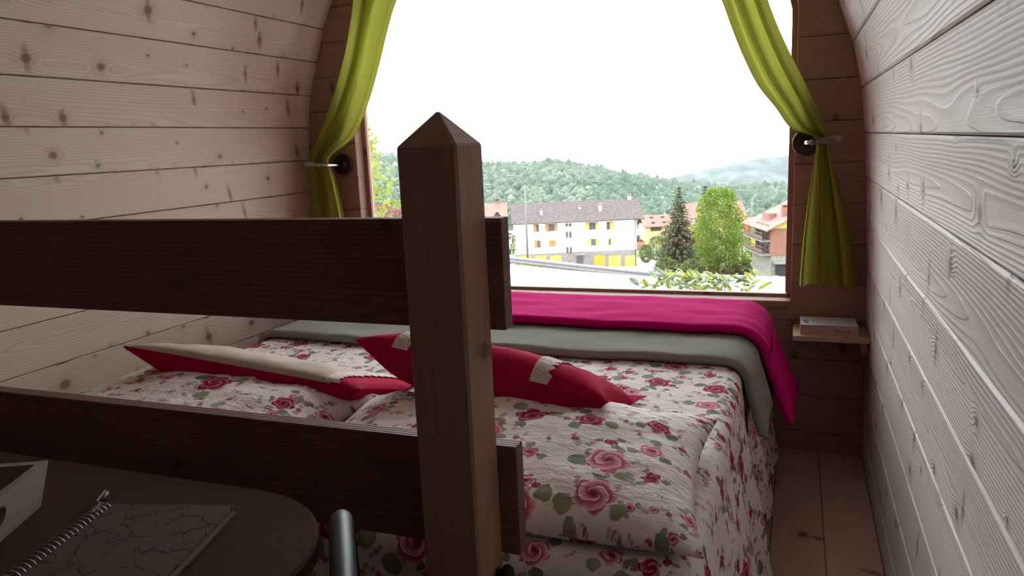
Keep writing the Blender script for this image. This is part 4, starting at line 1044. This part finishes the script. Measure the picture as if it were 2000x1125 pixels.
# ---- house whose roof shows behind the birch
a,b,c = at(1338,470,205); bh = out_empty('far_house',a,205,c-3,'far house with terracotta roof showing behind the birch and spruces','house')
ez=at(1395,425,205)[2]-c+3; rz1=at(1395,394,210)[2]-c+3
MB().box(0.5,16.5,0,9,0,ez+0.1).build('wall',CREAM,bh); roof(bh,0,17,-0.7,4.5,9.7,ez,rz1,TILER)
for xx in (2,5,8,11,14): wn=MB().box(xx,xx+1.1,-0.05,0.02,ez-2,ez-0.7).build('window',FRAMEW,bh); MB().box(xx+0.1,xx+1.0,-0.08,-0.05,ez-1.9,ez-0.8).build('pane',DARKW,wn)
a,b,c = at(1448,470,190); sh_ = out_empty('small_house',a,190,c-3,'small far house with pale red roof between birch and brick house','house')
ez=at(1460,438,190)[2]-c+3; rz1=at(1460,424,193)[2]-c+3
MB().box(0.3,6,0,6,0,ez+0.1).build('wall',CREAM,sh_); roof(sh_,0,6.4,-0.6,3,6.6,ez,rz1,TILER)
wn=MB().box(1.5,2.6,-0.05,0.02,ez-1.8,ez-0.6).build('window',FRAMEW,sh_); MB().box(1.6,2.5,-0.08,-0.05,ez-1.7,ez-0.7).build('pane',DARKW,wn)

# ---- brick house at the right edge
bB=78.0; a,b,c = at(1504,536,bB); br = out_empty('brick_house',a,bB,c-0.2,'brick-red house with balconies and terracotta roof at the right window edge','house')
def rx(px,py=470): return at(px,py,bB)[0]-a
def rzv(px,py): return at(px,py,bB)[2]-c+0.2
ez=rzv(1504,447); base_z=rzv(1520,499); Dp=6.2; Wd=9.0
MB().box(0,Wd,0,Dp,base_z,ez).build('wall',BRICK,br); MB().box(0.05,Wd-0.05,0.05,Dp-0.05,0,base_z-0.005).build('stone_base',STONE,br)
ridge_z = ez+ (rzv(1545,416)-rzv(1500,438))/(rx(1545)-rx(1500))*(Wd/2+0.6)
MB().prism([(0.0,ez+0.005),(Wd,ez+0.005),(Wd/2,ridge_z-0.25)],0.0,0.25,lambda u,v,d:(u,d,v)).build('gable',OCHRE,br)
pr=[(-0.75,ez-0.35+0.25),(Wd/2,ridge_z+0.12),(Wd+0.75,ez-0.1),(Wd+0.75,ez-0.25),(Wd/2,ridge_z-0.06),(-0.75,ez-0.25)]
n6=6; vs=[(p[0],-0.7,p[1]) for p in pr]+[(p[0],Dp+0.9,p[1]) for p in pr]
MB().add(vs,[(0,1,4,5),(1,2,3,4),(6,11,10,7),(7,10,9,8),(0,6,7,1),(1,7,8,2),(2,8,9,3),(3,9,10,4),(4,10,11,5),(5,11,6,0)]).build('roof',TILER,br)
MB().tube([(-0.80,-0.7,ez-0.16),(-0.80,Dp+0.9,ez-0.16)],0.07,8).build('gutter',DKMET,br,smooth=True)
chim(br,1.9,1.4,ez+0.9,ez+2.1,0.55,BRICK,BRICK)
dm=MB().box(0.6,1.5,2.6,4.6,ez+0.35,ez+1.35).build('dormer',TILER,br)
for k_,(py) in enumerate((470,497)):
    zb_=rzv(1500,py); zt_=zb_+0.75
    bl=MB().box(-0.95,-0.005,0.0,Dp,zb_-0.15,zb_).build('balcony',PLINTH,br)
    for q in np.linspace(0,Dp-0.05,12): MB().box(-0.93,-0.89,q,q+0.04,zb_,zt_).build('baluster',FRAMEW,bl)
    MB().box(-0.95,-0.87,0,Dp,zt_,zt_+0.07).build('handrail',FRAMEW,bl); MB().box(-0.95,-0.90,0,Dp,zb_+0.12,zb_+0.5).build('railing_board',FRAMEW,bl)
    for q in (0.5,2.0,3.5):
        wn=MB().box(-0.06,-0.003,q,q+1.1,zb_+0.05,zb_+1.55).build('window',FRAMEW,br); MB().box(-0.08,-0.06,q+0.1,q+1.0,zb_+0.1,zb_+1.5).build('pane',DARKW,wn)
    MB().box(-0.05,-0.003,4.7,Dp-0.02,zb_+0.01,min(zb_+1.6,ez-0.1)).build('wall_panel',OCHRE,br)
MB().box(rx(1516),Wd-0.5,-0.06,0.04,0.05,rzv(1530,514)).build('garage_door',DARKW,br); MB().box(rx(1510),Wd,-1.0,0.04,rzv(1530,513),rzv(1530,510)).build('ledge',STONE,br)
MB().box(-1.02,-0.97,4.4,5.2,rzv(1500,470)+0.55,rzv(1500,470)+1.25).build('awning',plain('red_fabric',(0.55,0.05,0.04),0.8),br)

# ---- street lamps
def lamp(a,b,c,h,arm,label,two=False):
    root = out_empty('street_lamp',a,b,c,label,'street lamp')
    MB().tube([(0,0,0),(0,0,h*0.5),(0,0,h-0.9)],[0.11,0.085,0.065],10).build('pole',STEEL,root,smooth=True)
    for s in ((-1,1) if two else (-1,)):
        MB().tube([(0,0,h-0.9),(s*0.06,0,h-0.45),(s*0.25,0,h-0.12),(s*arm*0.6,0,h),(s*arm,0,h+0.05)],0.05,8).build('arm',STEEL,root,smooth=True)
        MB().box(s*arm-0.32,s*arm+0.32,-0.12,0.12,h-0.02,h+0.12).build('lamp_head',STEEL,root,bevel=0.04)
a,b,c = at(1031,512,70); lamp(a,b,c,at(1031,343,70)[2]-c,1.35,'tall grey street lamp in front of the white house')
a,b,c = at(1467,500,112); lamp(a,b,c,at(1466,372,112)[2]-c,1.9,'pale two-armed street lamp beside the brick house',True)

# ---- guard rail and kerb wall along the road
def guard_rail():
    P_=[at(940,494,33.5),at(1120,514,29.5),at(1285,531,26.2),at(1400,536,25.0),at(1580,541,24.0)]
    root = out_empty('guard_rail',*P_[2],label='galvanised steel guard rail along the far edge of the road',cat='guard rail')
    o_=Vector(P_[2]); Q=[Vector(p)-o_ for p in P_]
    sec=[(0.0,0.0),(-0.03,0.03),(-0.07,0.06),(-0.07,0.10),(-0.02,0.14),(-0.02,0.17),(-0.07,0.21),(-0.07,0.25),(-0.03,0.28),(0,0.31)]
    pts=[]
    for p,q in zip(Q[:-1],Q[1:]):
        for k_ in range(6): pts.append(p+(q-p)*k_/6)
    pts.append(Q[-1])
    m=MB(); vs=[]
    for p in pts:
        vs += [(p.x,p.y+s[0],p.z-0.31+s[1]) for s in sec]+[(p.x,p.y+s[0]+0.012,p.z-0.31+s[1]) for s in sec[::-1]]
    n=20; fs=[(i*n+k_,i*n+(k_+1)%n,(i+1)*n+(k_+1)%n,(i+1)*n+k_) for i in range(len(pts)-1) for k_ in range(n)]
    m.add(vs,fs).build('beam',STEEL,root)
    for i in range(0,len(pts),2):
        p=pts[i]; MB().box(p.x-0.05,p.x+0.05,p.y+0.02,p.y+0.12,p.z-1.05,p.z).build('rail_post',STEEL,root)
    return root
guard_rail()
KERB=plain('kerb_concrete',(0.464,0.456,0.432),0.95,var=0.12,scale=2)
m=MB()
for p,q in zip(kp[:-1],kp[1:]):
    pa,pb=Vector(p),Vector(q)
    vs=[W3(v_.x,v_.y+dy_,v_.z+dz_) for v_ in (pa,pb) for (dy_,dz_) in ((0,-0.6),(0,0.12),(0.3,0.12),(0.3,-0.6))]
    m.add(vs,[(0,1,5,4),(1,2,6,5),(2,3,7,6),(0,3,2,1),(4,5,6,7)])
tag(m.build('kerb_wall',KERB),'low concrete kerb at the foot of the guard rail','kerb')
# short handrail on a stone block near the post
a,b,c=at(976,560,14); hr_=out_empty('handrail',a,b,c,'small dark handrail on a stone block just right of the post','handrail')
z1=at(970,517,14)[2]-c; zb=at(976,553,14)[2]-c
MB().box(-0.35,0.16,0,0.4,-0.5,zb).build('stone_block',STONE,hr_,bevel=0.02)
MB().tube(arc_path([(0.03,0.15,zb),(0.02,0.15,z1-0.06),(-0.3,0.15,z1+0.03)],0.06),0.014,8).build('rail_tube',DKMET,hr_,smooth=True)

# ---- cars in the yard
def car(px,py,b,rzd,label):
    a,b_,c=at(px,py,b); root=empty('car',tuple(W3(a,b_,c)),TH+math.radians(rzd),label,'car','cars parked below the guard rail')
    side=[(-2.0,0.3),(2.0,0.3),(2.05,0.75),(1.2,0.92),(0.5,1.42),(-1.3,1.45),(-1.95,0.95),(-2.05,0.6)]
    MB().prism(side,-0.82,0.82,lambda u,v,d:(u,d,v)).build('body',CARW,root,bevel=0.05)
    MB().prism([(1.12,0.94),(0.5,1.36),(-1.28,1.39),(-1.85,0.97)],-0.835,0.835,lambda u,v,d:(u,d,v)).build('side_glass',DARKW,root)
    MB().add([(-1.98,-0.66,0.98),(-1.98,0.66,0.98),(-1.38,0.6,1.43),(-1.38,-0.6,1.43),(-1.9,-0.66,0.94),(-1.9,0.66,0.94),(-1.3,0.6,1.39),(-1.3,-0.6,1.39)],[(0,1,2,3),(7,6,5,4),(0,4,5,1),(1,5,6,2),(2,6,7,3),(3,7,4,0)]).build('rear_glass',DARKW,root)
    for xx in (-1.3,1.3):
        for yy in (-0.84,0.70): MB().tube([(xx,yy,0.3),(xx,yy+0.14,0.3)],0.3,16).build('wheel',TYRE,root)
car(1113,540,108,20,'white car showing a dark side window below the entry canopy')
car(1152,543,106,70,'small white car in the middle of the yard below the guard rail')
car(1203,549,104,62,'white car with dark rear window under the yellow garage doors')

# ---- laurel shrub just outside the window, every leaf its own
la,lb,lc = at(1375,590,7.0); lau = out_empty('laurel_shrub',la,lb,lc-0.9,'glossy variegated laurel shrub right outside the window sill','shrub')
def laurel_mat(name,pale,green):
    t=NT(name); uv_=t.n('ShaderNodeTexCoord').outputs['Object']; X,Y,_=t.sep(uv_)
    f=t.math('ADD',t.math('MULTIPLY',t.math('ABSOLUTE',Y),42.0),t.math('MULTIPLY',t.noise(uv_,30.0,2.0),0.7))
    col=t.mix(t.step(f,0.55,0.95),green,pale)
    return t.done(t.princ(col,0.65,spec=0.12))
LM=[laurel_mat('laurel_leaf',(0.15,0.175,0.04),(0.05,0.085,0.02)),laurel_mat('laurel_leaf_yellow',(0.20,0.195,0.04),(0.08,0.11,0.02)),laurel_mat('laurel_leaf_grey',(0.12,0.15,0.11),(0.05,0.075,0.045))]
def leaf_mesh(mat):
    Lf=0.115; Wf=0.056; vs=[];fs=[]
    for i in range(7):
        t=i/6; w_=Wf*math.sin(math.pi*min(1,t*0.97+0.03))**0.8*0.5+0.0006; z=-0.10*Lf*t*t*2
        vs += [(Lf*t,-w_,z+0.004),(Lf*t,0,z-0.001),(Lf*t,w_,z+0.004)]
    for i in range(6):
        k_=i*3; fs += [(k_,k_+3,k_+4,k_+1),(k_+1,k_+4,k_+5,k_+2)]
    me=bpy.data.meshes.new('leaf'); me.from_pydata(vs,[],fs); me.polygons.foreach_set('use_smooth',[True]*len(me.polygons)); me.materials.append(mat); return me
LMESH=[leaf_mesh(m_) for m_ in LM]
sprays=[]
for k_ in range(34):
    px=1262+ (1495-1262)*rng.random(); hi=np.interp(px,[1240,1265,1285,1300,1340,1400,1430,1460,1480,1500],[566,556,538,535,541,546,548,541,545,562])
    py=hi+ (20*rng.random()**1.4); sprays.append((px,py))
sprays += [(1248,558),(1270,556),(1298,536),(1300,540),(1340,541),(1365,545),(1440,545),(1475,541),(1485,556),(1380,552)]
nleaf=0
for (px,py) in sprays:
    bb=6.6+0.9*rng.random(); p=at(px,py,bb); q=Vector((p[0]-la,p[1]-lb,p[2]-lc+0.9))
    root_p=Vector((q.x*0.75,q.y*0.6,q.z-0.45-0.2*rng.random()))
    MB().tube([root_p,(root_p+q)/2+Vector((0.02*rng.standard_normal(),0.02,0.03)),q],[0.006,0.004,0.002],6).build('twig',BARK,lau)
    for j in range(7):
        if nleaf>=300: break
        t=0.55+0.45*j/6; bp=root_p.lerp(q,t)
        o=link(bpy.data.objects.new('leaf',LMESH[int(rng.choice(3,p=[0.5,0.32,0.18]))]),lau); nleaf+=1
        g=j*2.4+rng.random()*1.2; el=math.radians(-5+45*(j/6)+14*rng.standard_normal())
        o.location=bp; o.rotation_euler=(0.5*rng.standard_normal(),-el,g); s=0.75+0.5*rng.random(); o.scale=(s,s,s)
MB().tube([(0,0,-1.2),(0.02,0,-0.3),(0.0,0,0.35)],[0.03,0.025,0.015],8).build('stem',BARK,lau)

# ---- valley haze between the houses and the hills
t = NT('haze_volume'); vsn = t.n('ShaderNodeVolumeScatter'); vsn.inputs['Color'].default_value=(0.93,0.97,1.0,1); vsn.inputs['Density'].default_value=0.00052; vsn.inputs['Anisotropy'].default_value=0.0
t.L(vsn.outputs[0], t.out.inputs['Volume'])
hz_o = MB(); vs=[W3(a,b,c) for c in (-90,70) for (a,b) in ((-330,214),(430,214),(900,1000),(-330,1000))]
hz_o.add(vs,[(0,3,2,1),(4,5,6,7),(0,1,5,4),(1,2,6,5),(2,3,7,6),(3,0,4,7)])
ho = hz_o.build('haze', t.m); tag(ho,'thin pale haze lying over the wooded hills','haze',kind='stuff')
